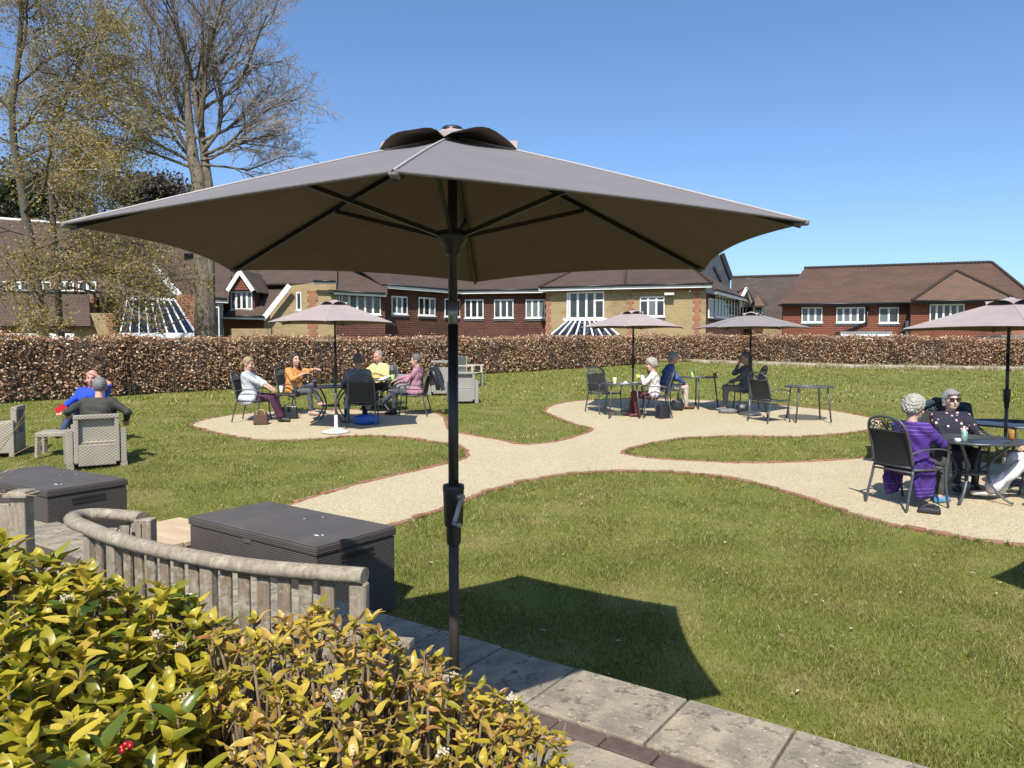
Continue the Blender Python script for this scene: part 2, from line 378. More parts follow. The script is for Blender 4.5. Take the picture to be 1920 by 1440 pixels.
# ---- lawn blades
def blades(name, x0, x1, y0, y1, dens, h, wd, seed):
    rg = np.random.default_rng(seed); n = int((x1 - x0) * (y1 - y0) * dens)
    P = np.column_stack([rg.uniform(x0, x1, n), rg.uniform(y0, y1, n)])
    k = (np.abs(P[:, 0]) < P[:, 1] * .74 + 1.8) & ~inside(P, OUT) & ~inside(P, TERR)
    cl = np.sin(P[:, 0] * 3.1 + np.sin(P[:, 1] * 2.3) * 2) * np.sin(P[:, 1] * 2.7 + np.cos(P[:, 0] * 1.9) * 2)
    k &= rg.random(n) < .72 + .28 * cl
    P = P[k]; cl = cl[k]; n = len(P)
    a = rg.uniform(0, 6.283, n); hh = h * rg.uniform(.45, 1.25, n) * (1 + .3 * cl); ww = wd * rg.uniform(.7, 1.3, n); ln = rg.normal(0, .55, (n, 2)) * hh[:, None]
    z = LA + LB * P[:, 1]
    V = np.empty((n, 3, 3), np.float32); cx, cy = np.cos(a) * ww / 2, np.sin(a) * ww / 2
    V[:, 0] = np.column_stack([P[:, 0] - cx, P[:, 1] - cy, z - .004]); V[:, 1] = np.column_stack([P[:, 0] + cx, P[:, 1] + cy, z - .004])
    V[:, 2] = np.column_stack([P[:, 0] + ln[:, 0], P[:, 1] + ln[:, 1], z + hh])
    return V.reshape(-1, 3)
VV = np.concatenate([blades('a', -4.5, 7, 2.6, 7.2, 9500, .028, .0055, 1), blades('b', -8, 9, 7.2, 11.5, 3600, .030, .008, 2), blades('c', -13, 13, 11.5, 18, 1100, .032, .013, 3), blades('d', -17, 22, 18, 32, 160, .05, .03, 4)])
tag(link('grass_blades', fastmesh('grass_blades', VV, np.arange(len(VV)).reshape(-1, 3), M['grass'])), 'short mown green lawn grass with paler dry patches', 'grass', kind='stuff')
# longer tufts overhanging the path edge and the terrace edge
rg = np.random.default_rng(77); LP = np.array([(p.x, p.y) for p in L]); n = 26000; t = rg.uniform(0, len(LP) - 1.001, n); i_ = t.astype(int); fr_ = (t - i_)[:, None]
D2 = LP[i_ + 1] - LP[i_]; D2 /= np.linalg.norm(D2, axis=1)[:, None] + 1e-9; NO = np.column_stack([D2[:, 1], -D2[:, 0]])
P = LP[i_] * (1 - fr_) + LP[i_ + 1] * fr_ + NO * (.035 + np.abs(rg.normal(0, .04, n)))[:, None]; cl = .5 + .5 * np.sin(t * 1.3) * np.sin(t * 3.7 + 2); k = rg.random(n) < -.1 + .9 * cl; P = P[k]; NO = NO[k]; cl = cl[k]
m2 = 5000; e = rg.uniform(-.5, 4.5, m2); Q = np.column_stack([T0.x + TU.x * e, T0.y + TU.y * e]) + np.array([TN.x, TN.y]) * (np.abs(rg.normal(.0, .03, m2)) + .005)[:, None]; 
hz = np.concatenate([rg.uniform(.03, .065, len(P)) * (.6 + .6 * cl), rg.uniform(.05, .14, m2)]); zb = np.concatenate([LA + LB * P[:, 1], LA + LB * Q[:, 1]]); P = np.concatenate([P, Q]); n = len(P)
a = rg.uniform(0, 6.283, n); ww = np.where(P[:, 1] > 11, .012, .007); V = np.empty((n, 3, 3), np.float32)
V[:, 0] = np.column_stack([P[:, 0] - np.cos(a) * ww / 2, P[:, 1] - np.sin(a) * ww / 2, zb]); V[:, 1] = np.column_stack([P[:, 0] + np.cos(a) * ww / 2, P[:, 1] + np.sin(a) * ww / 2, zb]); V[:, 2] = np.column_stack([P[:, 0] + rg.normal(0, .025, n), P[:, 1] + rg.normal(0, .025, n), zb + hz])
tag(link('edge_grass', fastmesh('edge_grass', V.reshape(-1, 3), np.arange(3 * n).reshape(-1, 3), M['grass'])), 'longer grass fringe along the brick path edging', 'grass', kind='stuff')
# fallen leaves and daisies scattered on the near lawn
rg = np.random.default_rng(5); n = 260; P = np.column_stack([rg.uniform(-4, 7.5, n), rg.uniform(3.2, 13, n)]); P = P[~inside(P, OUT) & ~inside(P, TERR)]; n = len(P); a = rg.uniform(0, 6.28, n); s_ = rg.uniform(.012, .032, n); V = np.empty((n, 4, 3))
for k, (dx, dy, dz) in enumerate(((-1, 0, 0), (0, -.45, .35), (1, 0, .1), (0, .45, .4))): V[:, k] = np.column_stack([P[:, 0] + (dx * np.cos(a) - dy * np.sin(a)) * s_, P[:, 1] + (dx * np.sin(a) + dy * np.cos(a)) * s_, LA + LB * P[:, 1] + .03 + dz * s_])
M['litter'] = brick_mat('fallen_leaf', (.30, .20, .11), (.45, .34, .20), (.60, .54, .42))
tag(link('fallen_leaves', fastmesh('fallen_leaves', V.reshape(-1, 3), np.arange(4 * n).reshape(-1, 4), M['litter'])), 'small pale fallen leaves scattered over the lawn', 'leaves', kind='stuff')
# ================================================================ FURNITURE
def fabric_mat(name, c1, c2):
    m = NT(name); v = m.obj()
    c = m.ramp(m.noise(v, 3.5, 5, .6), [(.3, c2), (.7, c1)]); c = m.mix(.2, c, m.ramp(m.noise(v, 220, 2), [(.3, c2), (.7, c1)]))
    m.col(c); m.set(Roughness=.62); m.p.inputs['Sheen Weight'].default_value = .08; m.p.inputs['Sheen Tint'].default_value = (.75, .85, 1, 1); m.bump(m.math('ADD', m.noise(v, 320, 2), m.math('MULTIPLY', m.noise(v, 5, 4), 5.)), .45, .006)
    tr = m.n('ShaderNodeBsdfTranslucent'); m.l(c, tr.inputs[0]); ms = m.n('ShaderNodeMixShader'); ms.inputs[0].default_value = .03
    m.l(m.p.outputs[0], ms.inputs[1]); m.l(tr.outputs[0], ms.inputs[2]); m.l(ms.outputs[0], m.out.inputs[0]); return m.m
M['canopy'] = fabric_mat('canopy_taupe', (.370, .302, .278), (.315, .255, .236))
M['canopy_darker'] = fabric_mat('canopy_darker', (.190, .170, .166), (.160, .143, .140))  # darker, greyer cloth tone than the taupe, for the foreground canopy
M['canopy_seam'] = pm('canopy_seam', (.40, .36, .34), (.34, .31, .29), 9, .8)
M['canopy_grey'] = fabric_mat('canopy_grey', (.255, .225, .215), (.215, .19, .18))
M['underside_shade'] = pm('canopy_underside_shade', (.15, .108, .074), (.125, .09, .062), 4, .9)  # shade under the canopy painted in: same cloth, given a darker brown below
M['base_white'] = pm('base_white', (.62, .62, .60), (.5, .5, .49), 8, .5)

def canopy_pt(R_, zr, za, k, t, s_, bow):
    a0, a1 = k * math.pi / 3, (k + 1) * math.pi / 3
    r = R_ * t
    zz = za + (zr - za) * (t ** 1.06) - .045 * math.sin(math.pi * t) * 0
    p0 = Vector((r * math.cos(a0), r * math.sin(a0), zz)); p1 = Vector((r * math.cos(a1), r * math.sin(a1), zz))
    p = p0.lerp(p1, s_); e = 4 * s_ * (1 - s_)
    q = 1 - bow * e * t ** 3
    p.x *= q; p.y *= q
    p.z += (za - zr) * bow * e * t ** 3 - .035 * R_ * e * t * (1 - t) * 1.2
    return p
def parasol(name, label, loc, rot, R_=1.35, zr=1.93, za=2.38, fab='canopy', base='white', crank_side=1, pole_top='black_metal', band=(1.66, 1.78), lower=1.0, group=None, tilt=(0, 0), hires=False, base_z=0, crank_rot=0.0):
    root = empty(name, loc, rot); root.rotation_euler = (tilt[0], tilt[1], rot)
    tag(root, label, 'parasol', group)
    nt_, ns = (16, 14) if hires else (8, 8)
    # canopy cloth with thickness
    m = MB()
    for k in range(6):
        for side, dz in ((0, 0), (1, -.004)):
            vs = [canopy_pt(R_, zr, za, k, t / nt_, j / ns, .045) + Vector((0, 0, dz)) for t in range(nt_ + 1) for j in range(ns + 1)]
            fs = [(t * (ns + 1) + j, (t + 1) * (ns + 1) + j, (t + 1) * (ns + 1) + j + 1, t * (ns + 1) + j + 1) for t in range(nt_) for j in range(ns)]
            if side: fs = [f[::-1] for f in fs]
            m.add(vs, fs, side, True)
        hem = [canopy_pt(R_, zr, za, k, 1, j / ns, .045) for j in range(ns + 1)]
        m.tube(hem, .005, 5, caps=False)
        seam = [canopy_pt(R_, zr, za, k, t / nt_, 0, .055) + Vector((0, 0, .002)) for t in range(nt_ + 1)]
        m.tube(seam, .0038, 6, mi=2, caps=False)
    canopy = m.build('canopy', [M[fab], M['underside_shade'], M['canopy_seam']], root)
    # wind vent: a smaller flared cap whose edge arches open between the ribs
    m = MB(); Rv = R_ * .225
    nv, nsv = 5, 10
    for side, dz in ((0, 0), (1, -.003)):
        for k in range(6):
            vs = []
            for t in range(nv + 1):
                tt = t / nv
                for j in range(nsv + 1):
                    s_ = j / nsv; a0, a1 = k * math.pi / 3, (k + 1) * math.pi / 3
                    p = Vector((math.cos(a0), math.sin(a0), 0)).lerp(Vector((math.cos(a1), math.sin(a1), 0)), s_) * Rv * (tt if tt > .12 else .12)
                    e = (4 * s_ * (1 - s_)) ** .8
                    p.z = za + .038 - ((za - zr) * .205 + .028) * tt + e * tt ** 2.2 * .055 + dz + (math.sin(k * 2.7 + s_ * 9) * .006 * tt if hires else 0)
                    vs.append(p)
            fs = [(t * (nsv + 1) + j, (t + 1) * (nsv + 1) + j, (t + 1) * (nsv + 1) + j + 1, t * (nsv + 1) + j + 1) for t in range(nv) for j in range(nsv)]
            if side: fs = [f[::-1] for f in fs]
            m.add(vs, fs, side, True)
    m.build('vent', [M['canopy'], M['underside_shade']], canopy)
    m = MB(); m.lathe([(.045, za + .024), (.046, za + .032), (.038, za + .041), (.022, za + .046), (.006, za + .048)], n=16); m.build('finial', M['black_metal'], root)
    # ribs and struts
    zrun = zr + .06
    for k in range(6):
        a = k * math.pi / 3; c, s_ = math.cos(a), math.sin(a)
        rb = MB(); pts = []
        for t in (.03, .25, .5, .75, .985):
            q = canopy_pt(R_, zr, za, k, t, 0, .0); pts.append((q.x, q.y, q.z - .016))
        for A_, B_ in zip(pts[:-1], pts[1:]): rb.bar(A_, B_, .012, .02)
        ro = rb.build('rib', M['black_metal'], root)
        q = canopy_pt(R_, zr, za, k, .985, 0, 0); tb_ = MB(); tb_.box((q.x, q.y, q.z - .012), (.045, .022, .012), Matrix.Rotation(a, 3, 'Z')); tb_.build('tip_pocket', M[fab], ro, .004)
        st_ = MB(); q = canopy_pt(R_, zr, za, k, .47, 0, 0); st_.bar((.045 * c, .045 * s_, zrun), (q.x, q.y, q.z - .028), .012, .018); st_.build('strut', M['black_metal'], root)
    h_ = MB(); h_.lathe([(.026, zrun - .075), (.034, zrun - .07), (.034, zrun - .045), (.05, zrun - .03), (.062, zrun - .005), (.062, zrun + .018), (.04, zrun + .022)], n=20); h_.build('runner', M['black_metal'], root)
    t_ = MB(); t_.lathe([(.05, za - .06), (.05, za - .02), (.02, za)], n=16); t_.build('top_hub', M['black_metal'], root)
    # pole: upper tube, silver joint, lower tube
    m = MB(); m.lathe([(.019, band[1]), (.019, za - .03)], n=18); up_ = m.build('pole_upper', M[pole_top], root)
    m = MB(); m.lathe([(.0195, band[0]), (.0195, band[1])], n=18); m.build('joint_sleeve', M['grey_metal'] if hires else M['brown_metal'], root)
    m = MB(); m.lathe([(.021, lower), (.021, band[0])], n=18); m.build('pole_middle', M['black_metal'], root)
    m = MB(); m.lathe([(.021, base_z + .02), (.021, lower)], n=18); m.build('pole_lower', M['brown_metal'] if hires else M['charcoal_metal'], root)
    zc = lower + .12
    m = MB(); m.lathe([(.024, zc - .16), (.030, zc - .15), (.030, zc - .085), (.038, zc - .08), (.043, zc + .06), (.045, zc + .075), (.043, zc + .088), (.024, zc + .093)], n=20)
    cb_ = m.build('crank_box', M['black_metal'], root)
    ca, sa = math.cos(crank_rot), math.sin(crank_rot)
    def cr(x, y, z): return (x * ca - y * sa, x * sa + y * ca, z)
    m = MB(); m.tube([cr(.03, 0, zc + .045), cr(.066, 0, zc + .045)], .014, 12); m.bar(cr(.062, 0, zc + .05), cr(.062, -.035, zc - .052), .009, .018, up=cr(1, 0, 0)); m.tube([cr(.055, -.036, zc - .056), cr(.105, -.036, zc - .056)], .009, 10)
    m.build('crank_handle', M['grey_metal'], cb_)
    if base:
        m = MB(); rr = .25
        m.lathe([(rr, base_z), (rr, base_z + .018), (rr * .93, base_z + .035), (rr * .45, base_z + .062), (.05, base_z + .075), (.034, base_z + .085), (.031, base_z + (.12 if hires else .32)), (.022, base_z + (.125 if hires else .325))], n=32)
        m.build('base', M['base_white'] if base == 'white' else M['brown_metal' if hires else 'charcoal_metal'], root)
    return root
PGRP = 'taupe garden parasols'
parasol('garden_parasol', 'large taupe parasol in the foreground standing on the stone terrace', (-.239, 3.03, 0), R(208.9), fab='canopy_darker', hires=True, base='dark', pole_top='black_metal', band=(1.62, 1.715), lower=.76, group=PGRP, zr=1.915, za=2.365, crank_rot=R(98))
def on_lawn(x, y, dz=.012): return (x, y, lz(x, y) + dz)
parasol('garden_parasol', 'taupe parasol on a white base beside the table of five people', on_lawn(-3.23, 13.66), R(96), R_=1.22, zr=2.0, za=2.40, base='white', group=PGRP)
parasol('garden_parasol', 'taupe parasol between the empty chair and the woman in a floral top', on_lawn(2.69, 16.6), R(72), R_=1.2, zr=1.86, za=2.22, base='dark', group=PGRP)
parasol('garden_parasol', 'grey parasol on a dark base before the man with hand to his face', on_lawn(5.13, 16.08), R(100), R_=1.18, zr=1.86, za=2.18, fab='canopy_grey', base='dark', group=PGRP)
parasol('garden_parasol', 'taupe parasol at the right edge through the table behind the two women', on_lawn(6.42, 9.67), R(64), R_=1.42, zr=1.985, za=2.36, base='dark', group=PGRP)
parasol('garden_parasol', 'taupe parasol out on the right lawn casting its shadow at the edge of the picture', (5.05, 4.25, lz(5.05, 4.25)), R(40), base='dark', group=PGRP)

# ---------------------------------------------------------------- metal patio chair, facing +Y
def make_chair():
    root = empty('patio_chair')
    mt = M['charcoal_metal']
    def side(s_):
        return catmull([(s_ * .27, -.33, 0), (s_ * .262, -.285, .2), (s_ * .255, -.235, .42), (s_ * .25, -.27, .65), (s_ * .245, -.335, .86)], 5)
    for s_ in (-1, 1):
        m = MB(); m.tube([p for p in side(s_) if p.z < .45], .0145, 8); m.build('rear_leg', mt, root)
        m = MB(); m.tube(catmull([(s_ * .29, .27, 0), (s_ * .285, .235, .2), (s_ * .285, .225, .42), (s_ * .287, .255, .56), (s_ * .287, .245, .625)], 5), .0145, 8); m.build('front_leg', mt, root)
        m = MB(); m.tube(catmull([(s_ * .252, -.262, .605), (s_ * .28, -.12, .645), (s_ * .292, .1, .648), (s_ * .29, .25, .622), (s_ * .289, .285, .59)], 5), .019, 8, flat=.55, up=(0, 0, 1)); m.build('armrest', mt, root)
    m = MB(); arch = [p for p in side(-1) if p.z >= .42] + catmull([(-.245, -.335, .86), (-.20, -.365, .945), (-.1, -.382, .985), (0, -.386, .995), (.1, -.382, .985), (.20, -.365, .945), (.245, -.335, .86)], 4)[1:-1] + [p for p in side(1) if p.z >= .42][::-1]
    m.tube(arch, .0155, 8); m.tube([(-.246, -.33, .84), (.246, -.33, .84)], .011, 6); m.tube([(-.25, -.232, .45), (.25, -.232, .45)], .013, 6)
    bf = m.build('back_frame', mt, root)
    # scroll panel between arch and cross bar
    m = MB()
    def sp(x, z): return (x, -.335 - (z - .86) * .4, z)
    for s_ in (-1, 1):
        for cx, cz, r0, tn, ph in ((.055, .905, .038, 1.35, 2.0), (.135, .895, .034, 1.35, .6), (.19, .878, .024, 1.2, 2.6)):
            m.tube([sp(s_ * (cx + r0 * (1 - .6 * q / 14) * math.cos(ph + q / 14 * tn * 6.283)), cz + r0 * (1 - .6 * q / 14) * math.sin(ph + q / 14 * tn * 6.283)) for q in range(15)], .0065, 5)
        m.tube(catmull([sp(s_ * .01, .855), sp(s_ * .04, .95), sp(s_ * .10, .955), sp(s_ * .17, .925), sp(s_ * .225, .875)], 4), .006, 5)
    m.tube([sp(0, .85), sp(0, .985)], .007, 5); m.build('scroll_panel', mt, root)
    # sling back and seat with thickness
    def sheet(rows, th, nrm):
        m = MB(); W_ = .228; nn = len(rows); vs = []
        for off in (0, th):
            for (y, z) in rows:
                for x in (-W_, -W_ / 2, 0, W_ / 2, W_): vs.append((x, y + nrm[0] * off - (.012 * (1 - (x / W_) ** 2)) * nrm[0] * 1, z + nrm[1] * off - .012 * (1 - (x / W_) ** 2) * abs(nrm[1])))
        fs = []
        for i in range(nn - 1):
            for j in range(4):
                fs.append((i * 5 + j, i * 5 + j + 1, (i + 1) * 5 + j + 1, (i + 1) * 5 + j)); o = nn * 5; fs.append((o + i * 5 + j, o + (i + 1) * 5 + j, o + (i + 1) * 5 + j + 1, o + i * 5 + j + 1))
        return m.add(vs, fs, 0, True)
    bk = [(p.y, p.z) for p in side(1) if .46 <= p.z <= .85]
    sheet(bk, .006, (1, 0)).build('back_sling', M['sling'], root)
    sheet([(-.235, .435), (-.1, .418), (.05, .42), (.18, .432), (.24, .425)], -.006, (0, 1)).build('seat_sling', M['sling'], root)
    m = MB()
    for s_ in (-1, 1): m.tube([(s_ * .255, -.235, .43), (s_ * .265, 0, .422), (s_ * .283, .225, .43)], .013, 6)
    m.tube([(-.283, .225, .425), (.283, .225, .425)], .012, 6); m.tube([(-.26, -.24, .4), (.26, -.24, .4)], .011, 6); m.build('seat_frame', mt, root)
    for o in [root]: pass
    return root
chair_proto = make_chair(); chair_used = [False]
def chair(x, y, face, label, z=None, tilt=0, s=1.0):                     # face: direction in degrees the chair looks, 0 = +X
    z = lz(x, y) + .014 if z is None else z
    if not chair_used[0]: o = chair_proto; chair_used[0] = True
    else: o = dup(chair_proto)
    o.location = (x, y, z); o.rotation_euler = (math.atan(LB) * 0, 0, R(face - 90)); o.scale = (s, s, s)
    tag(o, label, 'chair', 'metal patio chairs'); return o
# ---------------------------------------------------------------- round table with curved legs
def scroll_table(x, y, rz, label, r=.56, h=.72):
    root = empty('round_table', (x, y, lz(x, y) + .014), rz); tag(root, label, 'table', 'round dark metal tables')
    m = MB(); m.lathe([(r - .03, h - .028), (r, h - .026), (r + .006, h - .014), (r, h - .002), (r - .03, h), (r - .032, h - .006), (.03, h - .006), (.03, h - .028)], n=40); m.build('table_top', M['table_top'], root)
    for k in range(4):
        a = k * math.pi / 2 + .6; c, s_ = math.cos(a), math.sin(a)
        pr = [(r * .78, h - .03), (r * .62, h - .10), (r * .42, h - .22), (r * .30, h - .36), (r * .34, h - .48), (r * .52, h - .62), (r * .72, h - .70), (r * .80, 0.012)]
        m = MB(); m.tube(catmull([(q * c, q * s_, z) for q, z in pr], 4), .019, 8, flat=.7); m.build('leg', M['charcoal_metal'], root)
    m = MB(); R2 = r * .32; m.tube([(R2 * math.cos(t / 20 * 6.283), R2 * math.sin(t / 20 * 6.283), h - .40) for t in range(21)], .012, 6); m.tube([(.05 * math.cos(t / 12 * 6.283), .05 * math.sin(t / 12 * 6.283), h - .40) for t in range(13)], .01, 6)
    for a in (0, math.pi / 2): m.tube([(-R2 * math.cos(a), -R2 * math.sin(a), h - .40), (R2 * math.cos(a), R2 * math.sin(a), h - .40)], .008, 6)
    m.build('stretcher_ring', M['charcoal_metal'], root); return root
M['table_top'] = pm('table_top', (.055, .062, .07), (.085, .095, .105), 30, .30, .2, 160, Metallic=.35)
def glass_mat():
    m = NT('table_glass'); m.col((.18, .20, .19)); m.set(Roughness=.06, Alpha=.55); m.p.inputs['Specular IOR Level'].default_value = .8
    m.m.blend_method = 'BLEND' if hasattr(m.m, 'blend_method') else None; return m.m
M['table_glass'] = glass_mat()
def glass_table(x, y, rz, label, r=.46, h=.70):
    root = empty('glass_table', (x, y, lz(x, y) + .014), rz); tag(root, label, 'table', 'round glass tables with straight legs')
    m = MB(); m.lathe([(r - .012, h - .008), (r - .012, h), (.01, h), (.01, h - .008)], n=40); m.build('glass_top', M['table_glass'], root)
    m = MB(); m.tube([(r * math.cos(t / 40 * 6.2832), r * math.sin(t / 40 * 6.2832), h - .004) for t in range(41)], .012, 6); m.build('rim', M['charcoal_metal'], root)
    for k in range(4):
        a = k * math.pi / 2 + .5; c, s_ = math.cos(a), math.sin(a)
        m = MB(); m.tube([(r * .93 * c * .9, r * .93 * s_ * .9, h - .012), (r * 1.02 * c, r * 1.02 * s_, 0)], .016, 10); m.build('leg', M['charcoal_metal'], root)
    m = MB(); m.tube([(.2 * math.cos(t / 24 * 6.2832), .2 * math.sin(t / 24 * 6.2832), h - .016) for t in range(25)], .006, 5)
    for a in (.5, .5 + math.pi / 2): m.tube([(-r * math.cos(a), -r * math.sin(a), h - .018), (r * math.cos(a), r * math.sin(a), h - .018)], .007, 5)
    m.build('glass_support', M['charcoal_metal'], root); return root
# ---------------------------------------------------------------- woven-look plastic armchair, facing +Y
def wicker_mat(name, c1, c2, su=34., sv=46.):
    m = NT(name); v = m.obj(); sx = m.n('ShaderNodeSeparateXYZ'); m.l(v, sx.inputs[0])
    a = m.math('SINE', m.math('MULTIPLY', m.math('ADD', sx.outputs[0], sx.outputs[1]), 2 * math.pi * su)); b = m.math('SINE', m.math('MULTIPLY', sx.outputs[2], 2 * math.pi * sv))
    h = m.math('MULTIPLY', a, b); hh = m.math('ADD', m.math('MULTIPLY', h, .5), .5)
    c = m.mix(.55, m.ramp(hh, [(.1, tuple(x * .45 for x in c2)), (.6, c1)]), m.ramp(m.noise(v, 5, 4), [(.3, c2), (.7, c1)]))
    m.col(c); m.set(Roughness=.6); m.bump(hh, .7, .006); return m.m
M['wicker'] = wicker_mat('wicker_grey', (.36, .315, .25), (.27, .24, .195), 17., 24.)
M['wicker_far'] = wicker_mat('wicker_grey_far', (.32, .30, .275), (.26, .245, .225), 12., 16.)
def armchair(x, y, face, label, w_=.70, d_=.68, h_=.76, mat='wicker', open_back=True, s=1.0):
    root = empty('wicker_armchair', (x, y, lz(x, y)), R(face - 90)); root.scale = (s, s, s); tag(root, label, 'armchair', 'grey woven armchairs')
    mt = M[mat]; hw = w_ / 2; iw = hw - .115
    # back frame: two stiles, top rail, low rail; recessed panel
    yb = -d_ / 2 + .03; tl = .05
    m = MB()
    m.box((-iw + .02, yb, .42), (.06, .065, .68)); m.box((iw - .02, yb, .42), (.06, .065, .68)); m.box((0, yb - .004, h_ - .028), (2 * iw + .025, .075, .062)); m.box((0, yb + .001, .19), (2 * iw - .08, .06, .30))
    m.build('back_frame', mt, root, .012, 2)
    m = MB(); m.box((0, yb + .045, .52), (2 * iw - .07, .025, .40)); m.build('back_panel', mt, root, .004)
    m = MB(); m.bar((0, yb + .005, .352), (0, yb + .06, .372), 2 * iw - .08, .03); m.build('back_ledge', mt, root)
    for s_ in (-1, 1):
        m = MB(); X = s_ * (hw - .055)
        prof = [(-d_ / 2 + .02, .06), (d_ / 2, .06), (d_ / 2, .44), (d_ / 2 - .04, .485), (0, .50), (-d_ / 2 + .12, .53), (-d_ / 2 + .02, .56)]
        n = len(prof); vs = [(X - .042, y_, z_) for y_, z_ in prof] + [(X + .042, y_, z_) for y_, z_ in prof]
        m.add(vs, [tuple(range(n)), tuple(range(n, 2 * n))[::-1]] + [((i + 1) % n, i, n + i, n + (i + 1) % n) for i in range(n)]); m.build('side_panel', mt, root, .012, 2)
        for yy in (-d_ / 2 + .055, d_ / 2 - .035):
            m = MB(); m.box((X, yy, .035), (.09, .065, .07)); m.build('leg', mt, root)
    m = MB(); m.box((0, .05, .34), (2 * iw - .01, d_ - .14, .07)); m.box((0, d_ / 2 - .04, .23), (2 * iw - .01, .04, .2)); m.build('seat', mt, root, .012, 2)
    return root
# ---------------------------------------------------------------- storage boxes on the terrace
def rattan_mat():
    m = NT('rattan_dark'); v = m.obj(); sx = m.n('ShaderNodeSeparateXYZ'); m.l(v, sx.inputs[0])
    u_ = m.math('ADD', sx.outputs[0], sx.outputs[1])
    z_ = sx.outputs[2]; fz = m.math('FLOOR', m.math('MULTIPLY', z_, 62.)); odd = m.math('MULTIPLY', fz, .5)
    a = m.math('ABSOLUTE', m.math('SINE', m.math('MULTIPLY', m.math('ADD', m.math('MULTIPLY', u_, 40.), odd), math.pi))); b = m.math('ABSOLUTE', m.math('SINE', m.math('MULTIPLY', z_, 62. * math.pi)))
    h = m.math('MULTIPLY', m.math('POWER', a, .6), m.math('POWER', b, .6))
    m.col(m.mix(.5, m.ramp(h, [(.15, (.012, .0105, .009)), (.8, (.115, .094, .078))]), m.ramp(m.noise(v, 3, 4), [(.3, (.05, .042, .036)), (.7, (.075, .063, .054))]))); m.set(Roughness=.55); m.bump(h, .6, .006); return m.m
M['rattan'] = rattan_mat()
M['box_lid'] = pm('box_lid', (.085, .075, .068), (.062, .055, .050), 3, .8, .35, 380, .002)
def storage_box(c, rz, label, L_=1.55, D_=.74, H_=.62):
    root = empty('storage_box', c, rz); tag(root, label, 'storage box', 'dark rattan storage boxes')
    m = MB(); m.box((0, 0, (H_ - .07) / 2 + .003), (L_ - .02, D_ - .02, H_ - .076)); m.build('body', M['rattan'], root, .008, 2)
    m = MB(); m.box((0, 0, H_ - .036), (L_, D_, .058)); lid = m.build('lid', M['rattan'], root, .012, 2)
    m = MB(); m.box((0, 0, H_ - .004), (L_ - .02, D_ - .02, .010)); m.build('lid_top', M['box_lid'], lid, .004)
    for s_ in (-1, 1):
        m = MB(); m.box((s_ * (L_ / 2 - .0085), 0, H_ - .125), (.006, .30, .036)); m.build('handle_slot', M['black_metal'], root)
        m = MB(); m.box((s_ * (L_ / 2 - .009), 0, H_ - .147), (.014, .31, .008)); m.build('handle_lip', M['rattan'], root)
    m = MB(); m.box((0, -D_ / 2 + .008, H_ - .075), (.09, .012, .03)); m.build('latch', M['box_lid'], root)
    # bird droppings on the lid
    for dx, dy, a_, b_ in ((.52, -.16, .03, .011), (.55, -.13, .014, .008), (.10, .24, .012, .006), (.03, .12, .006, .012)):
        m = MB(); m.lathe([(1, 0), (.6, .5)], n=9)
        for i in range(18): x0, y0, z0 = m.v[-18 + i]; m.v[-18 + i] = (dx + x0 * a_ * (1 + .25 * math.sin(i * 2.3)), dy + y0 * b_ * (1 + .3 * math.cos(i * 1.7)), H_ + .0012 + z0 * .0012)
        m.build('bird_dropping', M['white_paint'], lid)
    return root
storage_box((-1.70, 5.64, lz(0, 5.64) + .01), R(-36.5), 'dark rattan storage box directly behind the curved wooden bench')
storage_box((-4.52, 7.18, lz(0, 7.18) + .01), R(-32), 'dark rattan storage box farther left, behind the wooden post')
# ---------------------------------------------------------------- weathered curved bench
def wood_mat(name, c1, c2, c3):
    m = NT(name); v = m.obj(); g_ = m.noise(m.mapping(v, (9, 9, 1.6)), 6, 6, .7)
    c = m.ramp(g_, [(.25, c2), (.5, c1), (.75, c3)])
    lich = m.ramp(m.noise(v, 16, 6, .72), [(.52, (0, 0, 0)), (.62, (1, 1, 1))])
    c = m.mix(m.math('MULTIPLY', lich, .55), c, (.42, .40, .31)); sp_ = m.ramp(m.noise(v, 38, 5, .7), [(.60, (0, 0, 0)), (.68, (1, 1, 1))]); c = m.mix(m.math('MULTIPLY', sp_, .6), c, (.09, .085, .07))
    m.col(c); m.set(Roughness=.85); m.bump(m.math('ADD', g_, m.noise(v, 60, 4)), .5, .006); return m.m
M['teak'] = wood_mat('weathered_teak', (.25, .21, .155), (.14, .115, .085), (.33, .285, .215))
M['teak_brown'] = wood_mat('brown_teak', (.20, .155, .105), (.11, .085, .058), (.27, .215, .15))
M['teak_pale'] = wood_mat('pale_teak', (.44, .41, .31), (.34, .31, .23), (.52, .49, .38))
def bench_curve(off, z):                                    # plan curve of the back, off = metres in front of it (towards the lawn)
    c0 = Vector((-.02, 4.55)); rad = 2.2 - off
    pts = []
    for k in range(41):
        a = R(258 + (214 - 258) * k / 40); pts.append(Vector((c0.x + rad * math.cos(a), c0.y + rad * math.sin(a), z)))
    return pts
bench = empty('curved_bench', (0, 0, 0)); tag(bench, 'weathered grey curved wooden bench with slatted back behind the shrubs', 'bench')
m = MB(); rail = [gz(px, py, .80) for px, py in ((684, 1080), (600, 1074), (475, 1063), (375, 1047), (275, 1026), (205, 1006), (165, 990))]
RAILC = catmull(rail, 8)
endc = catmull([rail[-1], gz(140, 979, .795), gz(140, 969, .79), gz(175, 964, .785), gz(225, 966, .785), gz(272, 972, .785)], 7)[1:]
m.tube(RAILC + endc[:-1], .035, 14, flat=.75); m.build('top_rail', M['teak'], bench)
Lr = [0]
for a, b in zip(RAILC[:-1], RAILC[1:]): Lr.append(Lr[-1] + (b - a).length)
